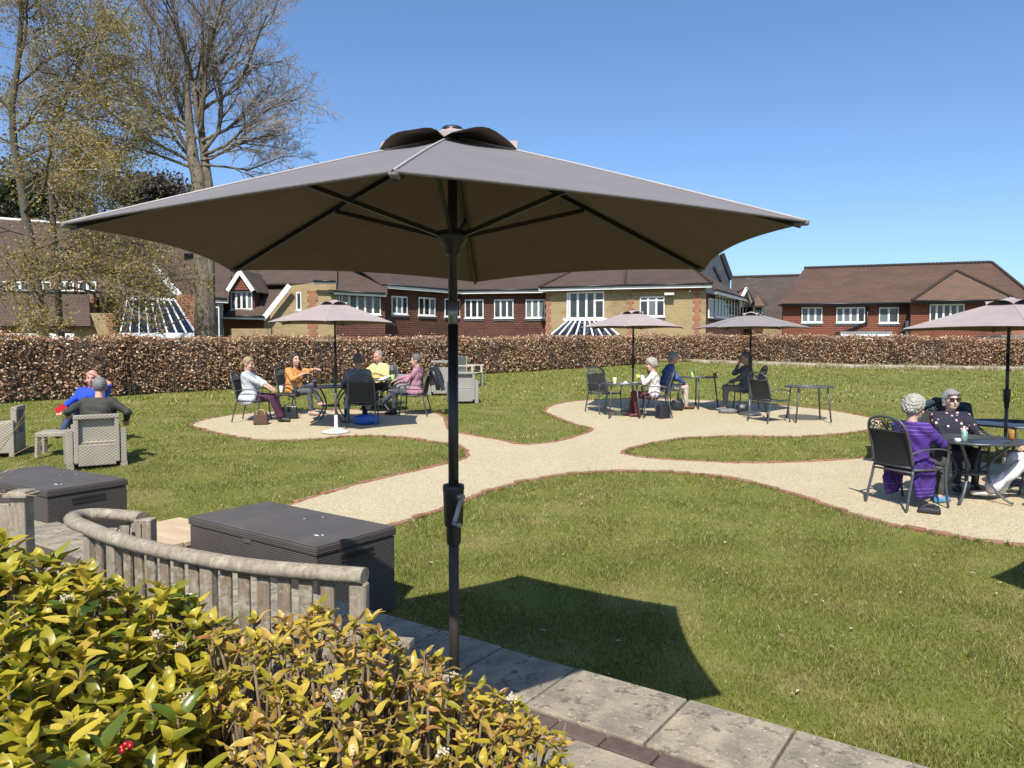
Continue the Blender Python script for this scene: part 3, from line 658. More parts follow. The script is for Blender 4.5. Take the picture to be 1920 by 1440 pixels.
def rail_at(d):
    for i in range(len(RAILC) - 1):
        if Lr[i + 1] >= d: t = (d - Lr[i]) / (Lr[i + 1] - Lr[i]); p = RAILC[i].lerp(RAILC[i + 1], t); tg = (RAILC[i + 1] - RAILC[i]).normalized(); return p, tg
    return RAILC[-1], (RAILC[-1] - RAILC[-2]).normalized()
d = .05; posts = (.02, .60, 1.17, Lr[-1] - .02)
while d < Lr[-1] - .03:
    if min(abs(d - q) for q in posts) > .055:
        p, tg = rail_at(d); m = MB(); m.bar((p.x, p.y, .39), (p.x, p.y, .785), .048, .014, up=Vector((0, 0, 1)).cross(tg)); m.build('slat', M['teak_brown'], bench, .003)
    d += .078
for q in posts:
    p, tg = rail_at(q); m = MB(); m.bar((p.x, p.y, .002), (p.x, p.y, .778), .058, .036, up=Vector((0, 0, 1)).cross(tg)); m.build('back_post', M['teak'], bench, .005)
m = MB()
for i in range(0, len(RAILC) - 1, 3):
    a, b = RAILC[i], RAILC[min(i + 3, len(RAILC) - 1)]; m.bar((a.x, a.y, .36), (b.x, b.y, .36), .028, .07)
m.build('lower_rail', M['teak'], bench)
nrm_ = lambda tg: Vector((tg.y, -tg.x, 0)).normalized()
for j in range(6):                                             # seat slats following the curve, lawn side
    off = .05 + j * .075; P2 = []
    for i in range(0, len(RAILC), 4):
        p, tg = rail_at(Lr[i]); n_ = nrm_(tg); n_ = n_ if n_.y > 0 else -n_; P2.append((p.x + n_.x * off, p.y + n_.y * off, .415))
    m = MB()
    for a, b in zip(P2[:-1], P2[1:]): m.bar(a, b, .058, .022)
    m.build('seat_slat', M['teak'], bench)
for q in (.06, .60, 1.17, Lr[-1] - .06):
    p, tg = rail_at(q); n_ = nrm_(tg); n_ = n_ if n_.y > 0 else -n_; f_ = p + n_ * .47
    m = MB(); m.bar((f_.x, f_.y, .002), (f_.x, f_.y, .40), .06, .06, up=n_); m.bar((p.x, p.y, .375), (f_.x, f_.y, .375), .04, .06); m.build('front_leg', M['teak'], bench)
ae = endc[-1]; m = MB(); m.bar((ae.x, ae.y, .002), (ae.x, ae.y, .785), .075, .06, up=(0, 1, 0)); m.build('arm_post', M['teak'], bench, .004)
for t in (.25, .45, .65, .85):
    a = endc[1].lerp(ae, t); m = MB(); m.bar((a.x, a.y, .40), (a.x, a.y, .77), .04, .014, up=(0, 1, 0)); m.build('arm_slat', M['teak'], bench)
# wooden post with cap and boards at the left edge
pp = at(41, 935, 3.9); post = empty('timber_post', (pp.x, pp.y, 0)); tag(post, 'timber post with a flat cap and side board at the left edge', 'post')
m = MB(); m.box((0, 0, .375), (.078, .078, .75)); m.build('post_shaft', M['oak'] if 'oak' in M else M['teak'], post, .004)
m = MB(); m.box((0, 0, .757), (.125, .125, .018)); m.box((0, 0, .772), (.10, .10, .016), taper=.9); m.build('post_cap', M['teak'], post, .003)
for k in range(3):
    m = MB(); m.box((-.34, -.01, .62 - k * .19), (.60, .022, .18)); m.build('board', M['teak'], post, .003)
# ================================================================ WHO SITS WHERE (furniture)
# five people round the two tables on the left circle
scroll_table(-3.66, 15.05, .2, 'round dark metal table nearest the white parasol base', r=.58)
scroll_table(-3.02, 16.55, .5, 'round metal table in front of the man in yellow', r=.56)
chair(-5.25, 15.10, -2, 'metal chair of the woman in the pale grey cardigan')
chair(-4.70, 16.15, -22, 'metal chair of the woman in orange')
chair(-3.05, 17.45, -110, 'metal chair of the man in the yellow jumper')
chair(-2.93, 14.60, 97, 'metal chair with its back to the camera, man in grey coat seated')
chair(-2.10, 16.00, 176, 'metal chair with a black padded jacket hung over its back')
# mid right circle
chair(2.02, 16.40, -62, 'empty metal chair facing forward behind the left glass table')
glass_table(2.32, 15.72, .3, 'round glass table with cup and plates beside the woman in floral top', r=.44)
chair(3.02, 15.72, 174, 'metal chair of the woman in the floral top')
chair(3.50, 17.05, 8, 'metal chair of the grey-haired man in a blue jumper')
glass_table(4.30, 17.30, .9, 'round glass table with lime cup and brown pot in the middle', r=.46)
chair(5.30, 16.75, 176, 'metal chair of the man resting his hand on his face')
chair(5.20, 15.05, 28, 'empty metal chair with its back to the camera by the right glass table')
glass_table(6.02, 15.12, .2, 'empty round glass table at the right end of the gravel circle', r=.47)
# right circle
chair(4.55, 8.52, 22, 'metal chair with scroll back, woman in purple cardigan seated', s=1.03)
scroll_table(5.42, 8.75, .15, 'round dark metal table with drink cans at the right', r=.54, h=.72)
scroll_table(6.75, 10.0, .4, 'round dark metal table behind, pierced by the right parasol pole', r=.62, h=.72)
chair(5.60, 9.43, -100, 'metal chair of the woman wearing sunglasses', s=1.08)
chair(6.32, 8.62, 165, 'metal chair of the person in white trousers at the right edge')
# left pair
armchair(-6.05, 10.78, 124, 'grey woven armchair with its back to the camera, man in dark jacket seated', w_=.78)
armchair(-7.05, 12.45, -72, 'grey woven armchair of the man in the bright blue jumper')
armchair(-8.02, 11.55, 200, 'empty grey woven armchair cut by the left edge')
st = empty('wicker_footstool', on_lawn(-7.05, 11.55, 0), R(20)); tag(st, 'low grey woven footstool table beside the armchairs', 'stool')
m = MB(); m.box((0, 0, .345), (.52, .50, .07)); m.build('seat', M['wicker'], st, .015, 2)
for sx in (-1, 1):
    for sy in (-1, 1): m = MB(); m.bar((sx * .235, sy * .225, 0), (sx * .225, sy * .215, .32), .055, .055); m.build('leg', M['wicker'], st)
# farther armchairs and a teak bench before the hedge
armchair(-1.22, 18.35, 98, 'grey woven armchair behind the parasol pole, nearest of the far armchairs', mat='wicker_far', w_=.76)
armchair(-1.95, 20.1, 104, 'grey woven armchair farther back beside the jacket-hung chair', mat='wicker_far', w_=.74, h_=.9, s=1.02)
armchair(-3.05, 20.6, 20, 'grey woven armchair half hidden behind the woman in pink', mat='wicker_far')
tk = empty('teak_bench', on_lawn(-1.28, 22.0, 0), R(-100)); tag(tk, 'pale wooden garden bench seen end on before the hedge', 'bench')
for sx in (-1, 1):
    m = MB(); m.box((sx * .62, -.22, .46), (.06, .06, .92)); m.build('back_post', M['teak_pale'], tk)
    m = MB(); m.box((sx * .62, .26, .32), (.06, .06, .64)); m.build('front_leg', M['teak_pale'], tk)
    m = MB(); m.box((sx * .62, .04, .65), (.075, .60, .035)); m.build('armrest', M['teak_pale'], tk)
    m = MB(); m.box((sx * .62, .02, .14), (.04, .42, .05)); m.build('stretcher', M['teak_pale'], tk)
for z in (.88, .50): m = MB(); m.box((0, -.225, z), (1.18, .04, .08)); m.build('back_rail', M['teak_pale'], tk)
for i in range(11): m = MB(); m.box((-.52 + i * .104, -.225, .69), (.055, .018, .30)); m.build('back_slat', M['teak_pale'], tk)
for i in range(5): m = MB(); m.box((0, -.14 + i * .095, .42), (1.18, .075, .025)); m.build('seat_slat', M['teak_pale'], tk)
# ---------------------------------------------------------------- things on tables and ground
def cup(x, y, z, col, label, lid=True, h=.11, r=.042, straw=False):
    root = empty('cup', (x, y, z)); tag(root, label, 'cup'); mt = pm('cup_paint', col, tuple(c * .8 for c in col), 20, .5)
    m = MB(); m.lathe([(r * .72, 0), (r * .74, .003), (r, h), (r * .94, h), (r * .7, .01)], n=18); m.build('cup_body', mt, root)
    if lid: m = MB(); m.lathe([(r * 1.06, h - .004), (r * 1.06, h + .008), (r * .9, h + .02), (.005, h + .02)], n=18); m.build('lid', M['white_paint'], root)
    return root
TZ = lambda x, y, h=.72: lz(x, y) + .014 + h
cup(-3.92, 14.85, TZ(-3.92, 14.85), (.30, .02, .07), 'maroon paper cup with white lid on the near round table')
cup(-2.62, 16.40, TZ(-2.62, 16.4), (.40, .72, .12), 'lime green cup on the table before the man in yellow', lid=False)
cup(2.15, 15.62, TZ(2.15, 15.62, .70), (.66, .55, .36), 'tall cream paper cup on the left glass table', lid=False, h=.14)
cup(4.18, 17.25, TZ(4.18, 17.25, .70), (.42, .75, .16), 'tall lime cup with white lid on the middle glass table', h=.13)
cup(4.68, 17.2, TZ(4.68, 17.2, .70), (.30, .10, .04), 'brown pot on the middle glass table', lid=False, h=.10, r=.05)
def bottle(x, y, z, col, label, h=.2, r=.03):
    root = empty('bottle', (x, y, z)); tag(root, label, 'bottle')
    m = MB(); m.lathe([(r * .9, 0), (r, .01), (r, h * .6), (r * .45, h * .8), (r * .4, h * .95), (.004, h * .95)], n=16); m.build('bottle_body', pm('bottle_plastic', col, tuple(c * .7 for c in col), 10, .2), root)
    m = MB(); m.lathe([(r * .5, h * .93), (r * .5, h), (.003, h)], n=12); m.build('cap', M['white_paint'], root)
bottle(-3.55, 14.95, TZ(-3.6, 15), (.02, .12, .10), 'dark green bottle standing on the near round table')
def can(x, y, z, c1, c2, label):
    root = empty('drink_can', (x, y, z)); tag(root, label, 'can')
    m = MB(); m.lathe([(.027, 0), (.033, .008), (.033, .104), (.028, .115), (.026, .113), (.004, .112)], n=20)
    mt = NT('can_print'); v = mt.obj(); mt.col(mt.ramp(mt.noise(v, 42, 3), [(.42, c1), (.56, c2)])); mt.set(Roughness=.3, Metallic=.4); m.build('can_body', mt.m, root)
    m = MB(); m.lathe([(.025, .1125), (.025, .1145), (.004, .1145)], n=16); m.build('can_top', M['grey_metal'], root)
can(5.22, 8.58, TZ(5.22, 8.58), (.62, .68, .62), (.18, .50, .34), 'white and green drink can on the right table')
can(5.83, 8.68, TZ(5.83, 8.68), (.42, .13, .03), (.60, .34, .08), 'copper brown drink can at the right side of the table')
bottle(5.30, 8.72, TZ(5.30, 8.72), (.72, .70, .66), 'small clear drink bottle beside the white can', .15, .03)
def blob(name, label, cat, loc, size, mat, seed=0, parent=None):
    bm = bmesh.new(); bmesh.ops.create_icosphere(bm, subdivisions=3, radius=1); rg = random.Random(seed)
    ph = [rg.uniform(0, 6) for _ in range(6)]
    for v in bm.verts:
        x, y, z = v.co; k = 1 + .12 * math.sin(4 * x + ph[0]) * math.sin(5 * y + ph[1]) + .08 * math.sin(9 * z + ph[2] + 4 * x)
        e = lambda q: math.copysign(abs(q) ** .7, q)
        v.co = Vector((e(x) * size[0], e(y) * size[1], e(z) * size[2])) * k
        if v.co.z < -size[2] * .8: v.co.z = -size[2] * .8
    for f_ in bm.faces: f_.smooth = True
    me = bpy.data.meshes.new(name); bm.to_mesh(me); bm.free(); me.materials.append(mat); o = link(name, me, parent); o.location = loc
    if label: tag(o, label, cat)
    return o
blob('paper_tissue', 'crumpled white tissue on the right table', 'tissue', (5.13, 8.55, TZ(5.13, 8.55) + .018), (.035, .025, .022), M['white_paint'], 3)
def plate(x, y, z, label, r=.10):
    m = MB(); m.lathe([(r * .6, 0), (r, .012), (r, .016), (r * .62, .006), (.004, .006)], n=24); o = m.build('plate', M['white_paint']); o.location = (x, y, z); tag(o, label, 'plate'); return o
plate(2.36, 15.6, TZ(2.36, 15.6, .70), 'white plate with a bun on the left glass table'); plate(2.62, 15.82, TZ(2.62, 15.82, .70), 'white saucer at the edge of the left glass table', .07)
blob('bread_bun', 'pale bun on the white plate of the left glass table', 'food', (2.37, 15.6, TZ(2.36, 15.6, .70) + .03), (.045, .04, .025), M['base_white'], 5)
m = MB(); m.bar((-2.88, 16.22, TZ(-2.9, 16.2) + .01), (-2.68, 16.32, TZ(-2.7, 16.3) + .10), .30, .003); m.bar((-2.88, 16.22, TZ(-2.9, 16.2) + .006), (-2.66, 16.22, TZ(-2.7, 16.2) + .006), .22, .004); tag(m.build('paper_sheets', pm('paper', (.78, .77, .80), (.70, .69, .74), 5, .7)), 'white papers held up on the table by the man in yellow', 'papers')
# bags
def handbag(loc, rz, size, mat, hmat, label, strap=True, name='handbag'):
    root = empty(name, loc, rz); tag(root, label, 'bag'); w_, d_, h_ = size
    m = MB(); m.box((0, 0, h_ / 2), (w_, d_, h_), taper=.86); m.build('bag_body', mat, root, min(d_ * .3, .03), 3)
    for s_ in (-1, 1):
        m = MB(); m.tube(catmull([(-w_ * .26, s_ * d_ * .42, h_ * .82), (-w_ * .24, s_ * d_ * .3, h_ * 1.15), (0, s_ * d_ * .22, h_ * 1.3), (w_ * .24, s_ * d_ * .3, h_ * 1.15), (w_ * .26, s_ * d_ * .42, h_ * .82)], 4), .008, 6); m.build('handle', hmat, root)
    m = MB(); m.box((0, 0, h_ * .985), (w_ * .8, d_ * .7, .012)); m.build('bag_opening', M['black_metal'], root); return root
brown = NT('brown_leather'); v = brown.obj(); ch = brown.n('ShaderNodeTexChecker'); ch.inputs['Scale'].default_value = 48; brown.l(v, ch.inputs[0]); ch.inputs[1].default_value = (.10, .052, .026, 1); ch.inputs[2].default_value = (.062, .034, .02, 1); brown.col(ch.outputs[0]); brown.set(Roughness=.55); M['brown_leather'] = brown.m
M['tan_leather'] = pm('tan_leather', (.42, .25, .10), (.32, .18, .07), 12, .6)
M['black_leather'] = pm('black_leather', (.012, .013, .016), (.022, .023, .027), 12, .45, .3, 80)
M['blue_bag'] = pm('blue_bag', (.02, .11, .42), (.015, .07, .28), 9, .55, .5, 20, .02)
handbag(on_lawn(-4.93, 14.62), .15, (.29, .13, .23), M['brown_leather'], M['tan_leather'], 'brown checked handbag with tan handles on the gravel')
bb_ = handbag(on_lawn(-4.62, 15.45), .1, (.36, .16, .24), M['black_leather'], M['black_leather'], 'black leather bag on the gravel beside the purple trouser legs')
m = MB(); m.box((.06, 0, .245), (.15, .09, .016)); m.build('folded_paper', M['white_paint'], bb_)
blob('blue_bag', 'bright blue bag lying under the chair of the man in grey coat', 'bag', (-2.86, 14.66, lz(0, 14.66) + .1), (.24, .13, .10), M['blue_bag'], 8)
handbag(on_lawn(3.14, 15.5), .5, (.28, .2, .26), M['black_leather'], M['black_leather'], 'black bag under the chair of the woman in floral top')
blob('black_rucksack', 'black rucksack on the gravel behind the man in blue jumper', 'bag', (3.72, 16.75, lz(0, 16.75) + .13), (.14, .11, .14), M['black_leather'], 12)
blob('round_bag', 'dark round bag by the shoes of the man resting his face', 'bag', (5.02, 16.25, lz(0, 16.25) + .11), (.12, .11, .11), M['black_leather'], 9)
blob('grey_bundle', 'grey folded bundle on the gravel before the man resting his face', 'bag', (4.72, 16.3, lz(0, 16.3) + .055), (.2, .12, .055), pm('grey_cloth', (.22, .22, .21), (.12, .12, .115), 14, .9), 10)
hb = handbag(on_lawn(4.60, 8.16), -.5, (.24, .16, .07), M['black_leather'], M['black_leather'], 'flat black handbag on the gravel under the purple chair'); 
handbag(on_lawn(5.92, 8.36), .4, (.2, .1, .2), M['black_leather'], M['tan_leather'], 'small black bag with brown flap at the right edge')
# black padded jacket over the chair back of the woman in pink
def jacket():
    x0, y0 = -2.10, 16.0; a = R(176); fx, fy = math.cos(a), math.sin(a)
    root = empty('padded_jacket', (x0, y0, lz(x0, y0) + .014), a - math.pi / 2); tag(root, 'black quilted padded jacket hanging over a chair back', 'jacket')
    m = MB(); nu, nv = 14, 36; 
    def pt(u, v, s_):
        w_ = (.31 + .03 * math.sin(v * 5 + s_)) * (u * 2 - 1)
        puff = .026 * abs(math.sin(v * math.pi * 8)) * (1 - abs(u * 2 - 1) ** 4)
        if s_ > 0: return Vector((w_, -.395 - .06 - .16 * v - puff - .02, 1.03 - .50 * v))
        return Vector((w_, -.36 + .02 * v - .05 + puff * .3, 1.03 - .40 * v))
    for s_ in (1, -1):
        vs = [pt(i / nu, j / nv, s_) for j in range(nv + 1) for i in range(nu + 1)]; fs = [(j * (nu + 1) + i, j * (nu + 1) + i + 1, (j + 1) * (nu + 1) + i + 1, (j + 1) * (nu + 1) + i) for j in range(nv) for i in range(nu)]
        m.add(vs, fs if s_ < 0 else [f[::-1] for f in fs], 0, True)
    sm_ = pm('black_nylon', (.010, .011, .015), (.018, .019, .024), 20, .38); m.build('jacket_body', sm_, root)
    for s_ in (-1, 1):
        m = MB(); m.tube([(s_ * .27, -.44, 1.0), (s_ * .31, -.50, .85), (s_ * .30, -.55, .7), (s_ * .29, -.57, .55)], [.05, .06, .055, .045], 10); m.build('sleeve', sm_, root)
jacket()
# ================================================================ PEOPLE
class SDF:
    def __init__(s, lo, hi, vox):
        s.lo = np.array(lo, np.float32); s.vox = vox; s.n = np.ceil((np.array(hi) - lo) / vox).astype(int) + 1
        s.D = np.full(s.n, 9., np.float32); s.ax = [s.lo[i] + np.arange(s.n[i], dtype=np.float32) * vox for i in range(3)]
    def _sub(s, mn, mx, pad):
        i0 = np.maximum(((np.array(mn) - pad - s.lo) / s.vox).astype(int), 0); i1 = np.minimum(((np.array(mx) + pad - s.lo) / s.vox).astype(int) + 2, s.n)
        if np.any(i1 <= i0): return None
        sl = tuple(slice(a, b) for a, b in zip(i0, i1)); g = np.meshgrid(*[s.ax[k][sl[k]] for k in range(3)], indexing='ij'); return sl, g
    def _u(s, sl, d, k):
        o = s.D[sl]
        if k > 0: h = np.maximum(k - np.abs(o - d), 0) / k; s.D[sl] = np.minimum(o, d) - h * h * k * .25
        else: s.D[sl] = np.minimum(o, d)
    def cap(s, a, b, r1, r2=None, k=.03):
        r2 = r1 if r2 is None else r2; a = np.array(a, np.float32); b = np.array(b, np.float32); pad = max(r1, r2) + k + .03
        q = s._sub(np.minimum(a, b), np.maximum(a, b), pad)
        if q is None: return s
        sl, (X, Y, Z) = q; ab = b - a; L2 = max(float(ab @ ab), 1e-9)
        t = np.clip(((X - a[0]) * ab[0] + (Y - a[1]) * ab[1] + (Z - a[2]) * ab[2]) / L2, 0, 1)
        d = np.sqrt((X - a[0] - t * ab[0]) ** 2 + (Y - a[1] - t * ab[1]) ** 2 + (Z - a[2] - t * ab[2]) ** 2) - (r1 + (r2 - r1) * t)
        s._u(sl, d, k); return s
    def ell(s, c, r, Rm=None, k=.02):
        c = np.array(c, np.float32); m_ = max(r); q = s._sub(c - m_, c + m_, k + .03)
        if q is None: return s
        sl, (X, Y, Z) = q; X, Y, Z = X - c[0], Y - c[1], Z - c[2]
        if Rm is not None: Rm = np.array(Rm); X, Y, Z = (Rm[0, 0] * X + Rm[1, 0] * Y + Rm[2, 0] * Z), (Rm[0, 1] * X + Rm[1, 1] * Y + Rm[2, 1] * Z), (Rm[0, 2] * X + Rm[1, 2] * Y + Rm[2, 2] * Z)
        k0 = np.sqrt((X / r[0]) ** 2 + (Y / r[1]) ** 2 + (Z / r[2]) ** 2); k1 = np.sqrt((X / r[0] ** 2) ** 2 + (Y / r[1] ** 2) ** 2 + (Z / r[2] ** 2) ** 2)
        d = k0 * (k0 - 1) / np.maximum(k1, 1e-6); s._u(sl, d, k); return s
    def grid(s): return np.meshgrid(*s.ax, indexing='ij')
    def cut(s, p, n):                       # remove the half space in front of the plane
        X, Y, Z = s.grid(); d = (X - p[0]) * n[0] + (Y - p[1]) * n[1] + (Z - p[2]) * n[2]; s.D = np.maximum(s.D, d); return s
    def folds(s, amp, f=38., ph=0.):
        X, Y, Z = s.grid(); s.D += amp * (np.sin(f * (Z + .5 * X + .3 * np.sin(9 * Y + ph)) + ph) * .6 + np.sin(f * .55 * (Y - .6 * Z) + 2 * ph + 3 * np.sin(7 * X)) * .6); return s
    def lumps(s, amp, f=70., ph=0.):
        X, Y, Z = s.grid(); s.D += amp * np.sin(f * X + ph + 2 * np.sin(f * .4 * Z)) * np.sin(f * Y + 1.3 * ph) * np.sin(f * Z + .7 * ph); return s
    def mesh(s, name, mat):
        D = s.D; D[0] = 9; D[-1] = 9; D[:, 0] = 9; D[:, -1] = 9; D[:, :, 0] = 9; D[:, :, -1] = 9
        neg = D < 0; c = [neg[i:D.shape[0] - 1 + i, j:D.shape[1] - 1 + j, k:D.shape[2] - 1 + k] for i in (0, 1) for j in (0, 1) for k in (0, 1)]
        al = c[0].copy(); an = c[0].copy()
        for q in c[1:]: al &= q; an |= q
        act = np.argwhere(an & ~al); idx = -np.ones(an.shape, np.int32); idx[tuple(act.T)] = np.arange(len(act))
        acc = np.zeros((len(act), 3)); cnt = np.zeros(len(act))
        cor = [(i, j, k) for i in (0, 1) for j in (0, 1) for k in (0, 1)]
        for a in cor:
            for ax in range(3):
                if a[ax]: continue
                b = list(a); b[ax] = 1
                va = D[act[:, 0] + a[0], act[:, 1] + a[1], act[:, 2] + a[2]]; vb = D[act[:, 0] + b[0], act[:, 1] + b[1], act[:, 2] + b[2]]
                m = (va < 0) != (vb < 0); t = np.where(m, va / np.where(m, va - vb, 1), 0)
                p = np.tile(np.array(a, float), (len(act), 1)); p[:, ax] += t; acc[m] += p[m]; cnt[m] += 1
        V = s.lo + (act + acc / np.maximum(cnt, 1)[:, None]) * s.vox; Fs = []
        for ax in range(3):
            sl0 = [slice(1, -1)] * 3; sl0[ax] = slice(0, -1); sl1 = list(sl0); sl1[ax] = slice(1, None)
            A = neg[tuple(sl0)]; B = neg[tuple(sl1)]; ch = np.argwhere(A != B)
            if not len(ch): continue
            off = np.array([1, 1, 1]); off[ax] = 0; ch = ch + off; u, v = [(1, 2), (2, 0), (0, 1)][ax]
            def ci(du, dv): q = ch.copy(); q[:, u] += du; q[:, v] += dv; return idx[tuple(q.T)]
            quad = np.column_stack([ci(-1, -1), ci(0, -1), ci(0, 0), ci(-1, 0)]); sg = neg[tuple(ch.T)]
            quad[~sg] = quad[~sg][:, ::-1]; Fs.append(quad)
        return fastmesh(name, V, np.concatenate(Fs), mat, True)
def ik(a, b, l1, l2, pole):
    a, b, pole = Vector(a), Vector(b), Vector(pole); d = b - a; L_ = min(d.length, (l1 + l2) * .999); dn = d.normalized()
    x = (l1 * l1 - l2 * l2 + L_ * L_) / (2 * L_); h = math.sqrt(max(l1 * l1 - x * x, 0)); pv = pole - dn * pole.dot(dn)
    if pv.length < 1e-5: pv = Vector((0, 0, -1))
    return a + dn * x + pv.normalized() * h, a + dn * L_
def cloth(name, c, c2=None, rough=.85): return pm(name, c, c2 or tuple(x * .78 for x in c), 14, rough, .35, 160, .004)
def skin_mat(name, c):
    m = NT(name); v = m.obj(); m.col(m.ramp(m.noise(v, 18, 3), [(.35, tuple(x * .82 for x in c)), (.65, c)])); m.set(Roughness=.55); m.p.inputs['Subsurface Weight'].default_value = .08; m.p.inputs['Subsurface Radius'].default_value = (.02, .008, .004); return m.m
SK = {'fair': skin_mat('skin_fair', (.56, .33, .24)), 'pink': skin_mat('skin_pink', (.60, .30, .22)), 'tan': skin_mat('skin_tan', (.44, .25, .165)), 'pale': skin_mat('skin_pale', (.62, .42, .33))}
M['eye'] = pm('eye_dark', (.02, .016, .014), (.03, .025, .02), 9, .3); M['lip'] = pm('lip', (.36, .13, .11), (.30, .11, .09), 9, .5)
def person(label, loc, face, top, bottom, hair, skin='fair', shoes=(.02, .02, .022), lean=-8, head=(0, 0), lh=(-.2, .3, .62), rh=(.2, .3, .62), lf=(-.11, .46, 0), rf=(.11, .46, 0), vox=.0115, seat=.415, scale=1.0, hstyle='short', bulk=1.0, sleeve='long', coat=0.0, twist=0, lpole=(-1, -.3, -.6), rpole=(1, -.3, -.6), shoe_kind='shoe', collar=None, extra=None, stripes=None, flower=None, flare=0, cardigan_hang=0, kneepole=(0, .6, 1), tsec=None):
    """facing +Y locally; face = direction in degrees it looks (0 = +X); head = (yaw, pitch) in degrees"""
    root = empty('person', loc, R(face - 90)); root.scale = (scale,) * 3; tag(root, label, 'person')
    P = Vector((0, 0, seat + .085)); up = Vector((0, math.sin(R(-lean)) * -1, math.cos(R(lean)))); up = Vector((0, math.sin(R(lean)), math.cos(R(lean))))
    rt = Vector((math.cos(R(twist)), math.sin(R(twist)), 0)); fw = Vector((0, 0, 1)).cross(rt); 
    sp = lambda h: P + up * h
    nk = sp(.50); hd = nk + up * .085 + Vector((0, .045, .08))
    Rh = np.array((Matrix.Rotation(R(head[0]), 3, 'Z') @ Matrix.Rotation(R(head[1]), 3, 'X')))
    RhM = Matrix(Rh.tolist()); HS = 1.11; hp = lambda x, y, z: hd + RhM @ Vector((x, y, z)) * HS; hq = lambda *r_: tuple(c_ * HS for c_ in r_)
    shl, shr = sp(.435) - rt * .165 * (1 + (bulk - 1) * .6), sp(.435) + rt * .165 * (1 + (bulk - 1) * .6)
    el, wl = ik(shl, lh, .275, .245, lpole); er, wr = ik(shr, rh, .275, .245, rpole)
    hl, hr = P + Vector((-.09, .02, -.02)), P + Vector((.09, .02, -.02))
    al, ar = Vector(lf) + Vector((0, -.0, .085)), Vector(rf) + Vector((0, 0, .085))
    kl, al = ik(hl, al, .43, .42, kneepole); kr, ar = ik(hr, ar, .43, .42, kneepole)
    lo, hi = np.array((-.62, -.55, -.02)), np.array((.62, .95, 1.42))
    allp = np.array([list(p) for p in (P, nk, hp(0, 0, .15), hp(0, .13, 0), hp(0, -.13, 0), shl, shr, el, er, wl, wr, kl, kr, al, ar)]); lo = allp.min(0) - .24; hi = allp.max(0) + .24; lo[2] = -.03
    B = SDF(lo, hi, vox); sk = SK[skin]
    # --- body: one continuous skin surface
    B.ell(hp(0, -.012, .032), hq(.076, .094, .092), Rh); B.ell(hp(0, .022, -.045), hq(.060, .066, .075), Rh, .03); B.ell(hp(0, .05, -.085), hq(.032, .03, .025), Rh, .025)
    B.cap(hp(0, .088, .012), hp(0, .108, -.028), .010, .016, .012); B.cap(hp(-.035, .078, .03), hp(.035, .078, .03), .012, .012, .012)
    for s_ in (-1, 1): B.ell(hp(s_ * .078, -.008, -.008), hq(.012, .022, .034), Rh, .008); B.ell(hp(s_ * .04, .066, -.03), hq(.022, .02, .022), Rh, .02)
    B.cap(nk - up * .05, hp(0, -.02, -.06), .056, .054, .03)
    B.cap(P - rt * .075, P + rt * .075, .105 * bulk, k=.04); B.cap(sp(.18) - rt * .06, sp(.18) + rt * .06, .10 * bulk, k=.06); B.cap(sp(.34) - rt * .075, sp(.34) + rt * .075, .105 * bulk, k=.06); B.cap(shl + rt * .02, shr - rt * .02, .055, k=.05)
    for s_, sh, e_, w_, h_ in ((-1, shl, el, wl, lh), (1, shr, er, wr, rh)):
        B.cap(sh, e_, .047, .038, .03); B.cap(e_, w_, .038, .025, .02)
        d = (w_ - e_).normalized(); dn = (d + Vector((0, .15, -.35))).normalized(); side = d.cross(Vector((0, 0, 1)));
        if side.length < .2: side = Vector((1, 0, 0))
        side.normalize(); kn = w_ + dn * .085
        B.cap(w_ + side * .012, kn + side * .024, .020, .016, .012); B.cap(w_ - side * .012, kn - side * .024, .020, .016, .012)
        cu = (dn * .75 + Vector((0, 0, -.65))).normalized()
        for q, ln in ((-.033, .058), (-.011, .072), (.011, .076), (.033, .066)):
            k0 = kn + side * q; k1 = k0 + dn * ln * .5; B.cap(k0, k1, .0105, .0098, .004); B.cap(k1, k1 + cu * ln * .5, .0098, .0085, .002)
        th = w_ + dn * .03 - side * s_ * .026; B.cap(th, th + (dn * .6 - side * s_ * .8).normalized() * .05, .013, .0105, .008)
    for hj, k_, a_ in ((hl, kl, al), (hr, kr, ar)):
        B.cap(hj, k_, .075 * bulk, .052, .04); B.cap(k_, a_, .050, .036, .03)
        fd = Vector((0, 1, 0)); B.cap(a_ + Vector((0, -.02, -.045)), a_ + fd * .15 + Vector((0, 0, -.058)), .032, .026, .03)
    link('body', B.mesh('body', sk), root)
    # face
    for s_ in (-1, 1):
        m = MB(); q = hp(s_ * .032, .081, .012); m.lathe([(.001, -.007), (.010, 0), (.001, .007)], (q.x, q.y, q.z), 8); m.build('eye', M['eye'], root)
        m = MB(); m.bar(hp(s_ * .016, .092, .034), hp(s_ * .052, .080, .036), .006, .007); m.build('eyebrow', hair if not isinstance(hair, tuple) else M['eye'], root)
    m = MB(); m.tube([hp(-.024, .083, -.066), hp(0, .091, -.066), hp(.024, .083, -.066)], [.003, .007, .003], 6); m.build('mouth', M['lip'], root)
    # --- hair
    if hstyle != 'bald':
        H = SDF(np.array(hd) - .24, np.array(hd) + .22, vox * .75)
        g = {'short': .012, 'thin': .008, 'curly': .030, 'bob': .018, 'tail': .012, 'bun': .012, 'long': .018}[hstyle]
        H.ell(hp(0, -.014, .036), hq(.076 + g, .094 + g, .092 + g), Rh)
        n_ = RhM @ Vector((0, .80, -.60)) if hstyle in ('short', 'thin', 'curly') else RhM @ Vector((0, .86, -.5))
        p_ = hp(0, .060, .070) if hstyle != 'thin' else hp(0, .02, .075)
        H.cut(p_, n_); 
        if hstyle in ('short', 'thin', 'tail', 'bun'): H.cut(hp(0, -.06, -.045), RhM @ Vector((0, .25, -.95)))
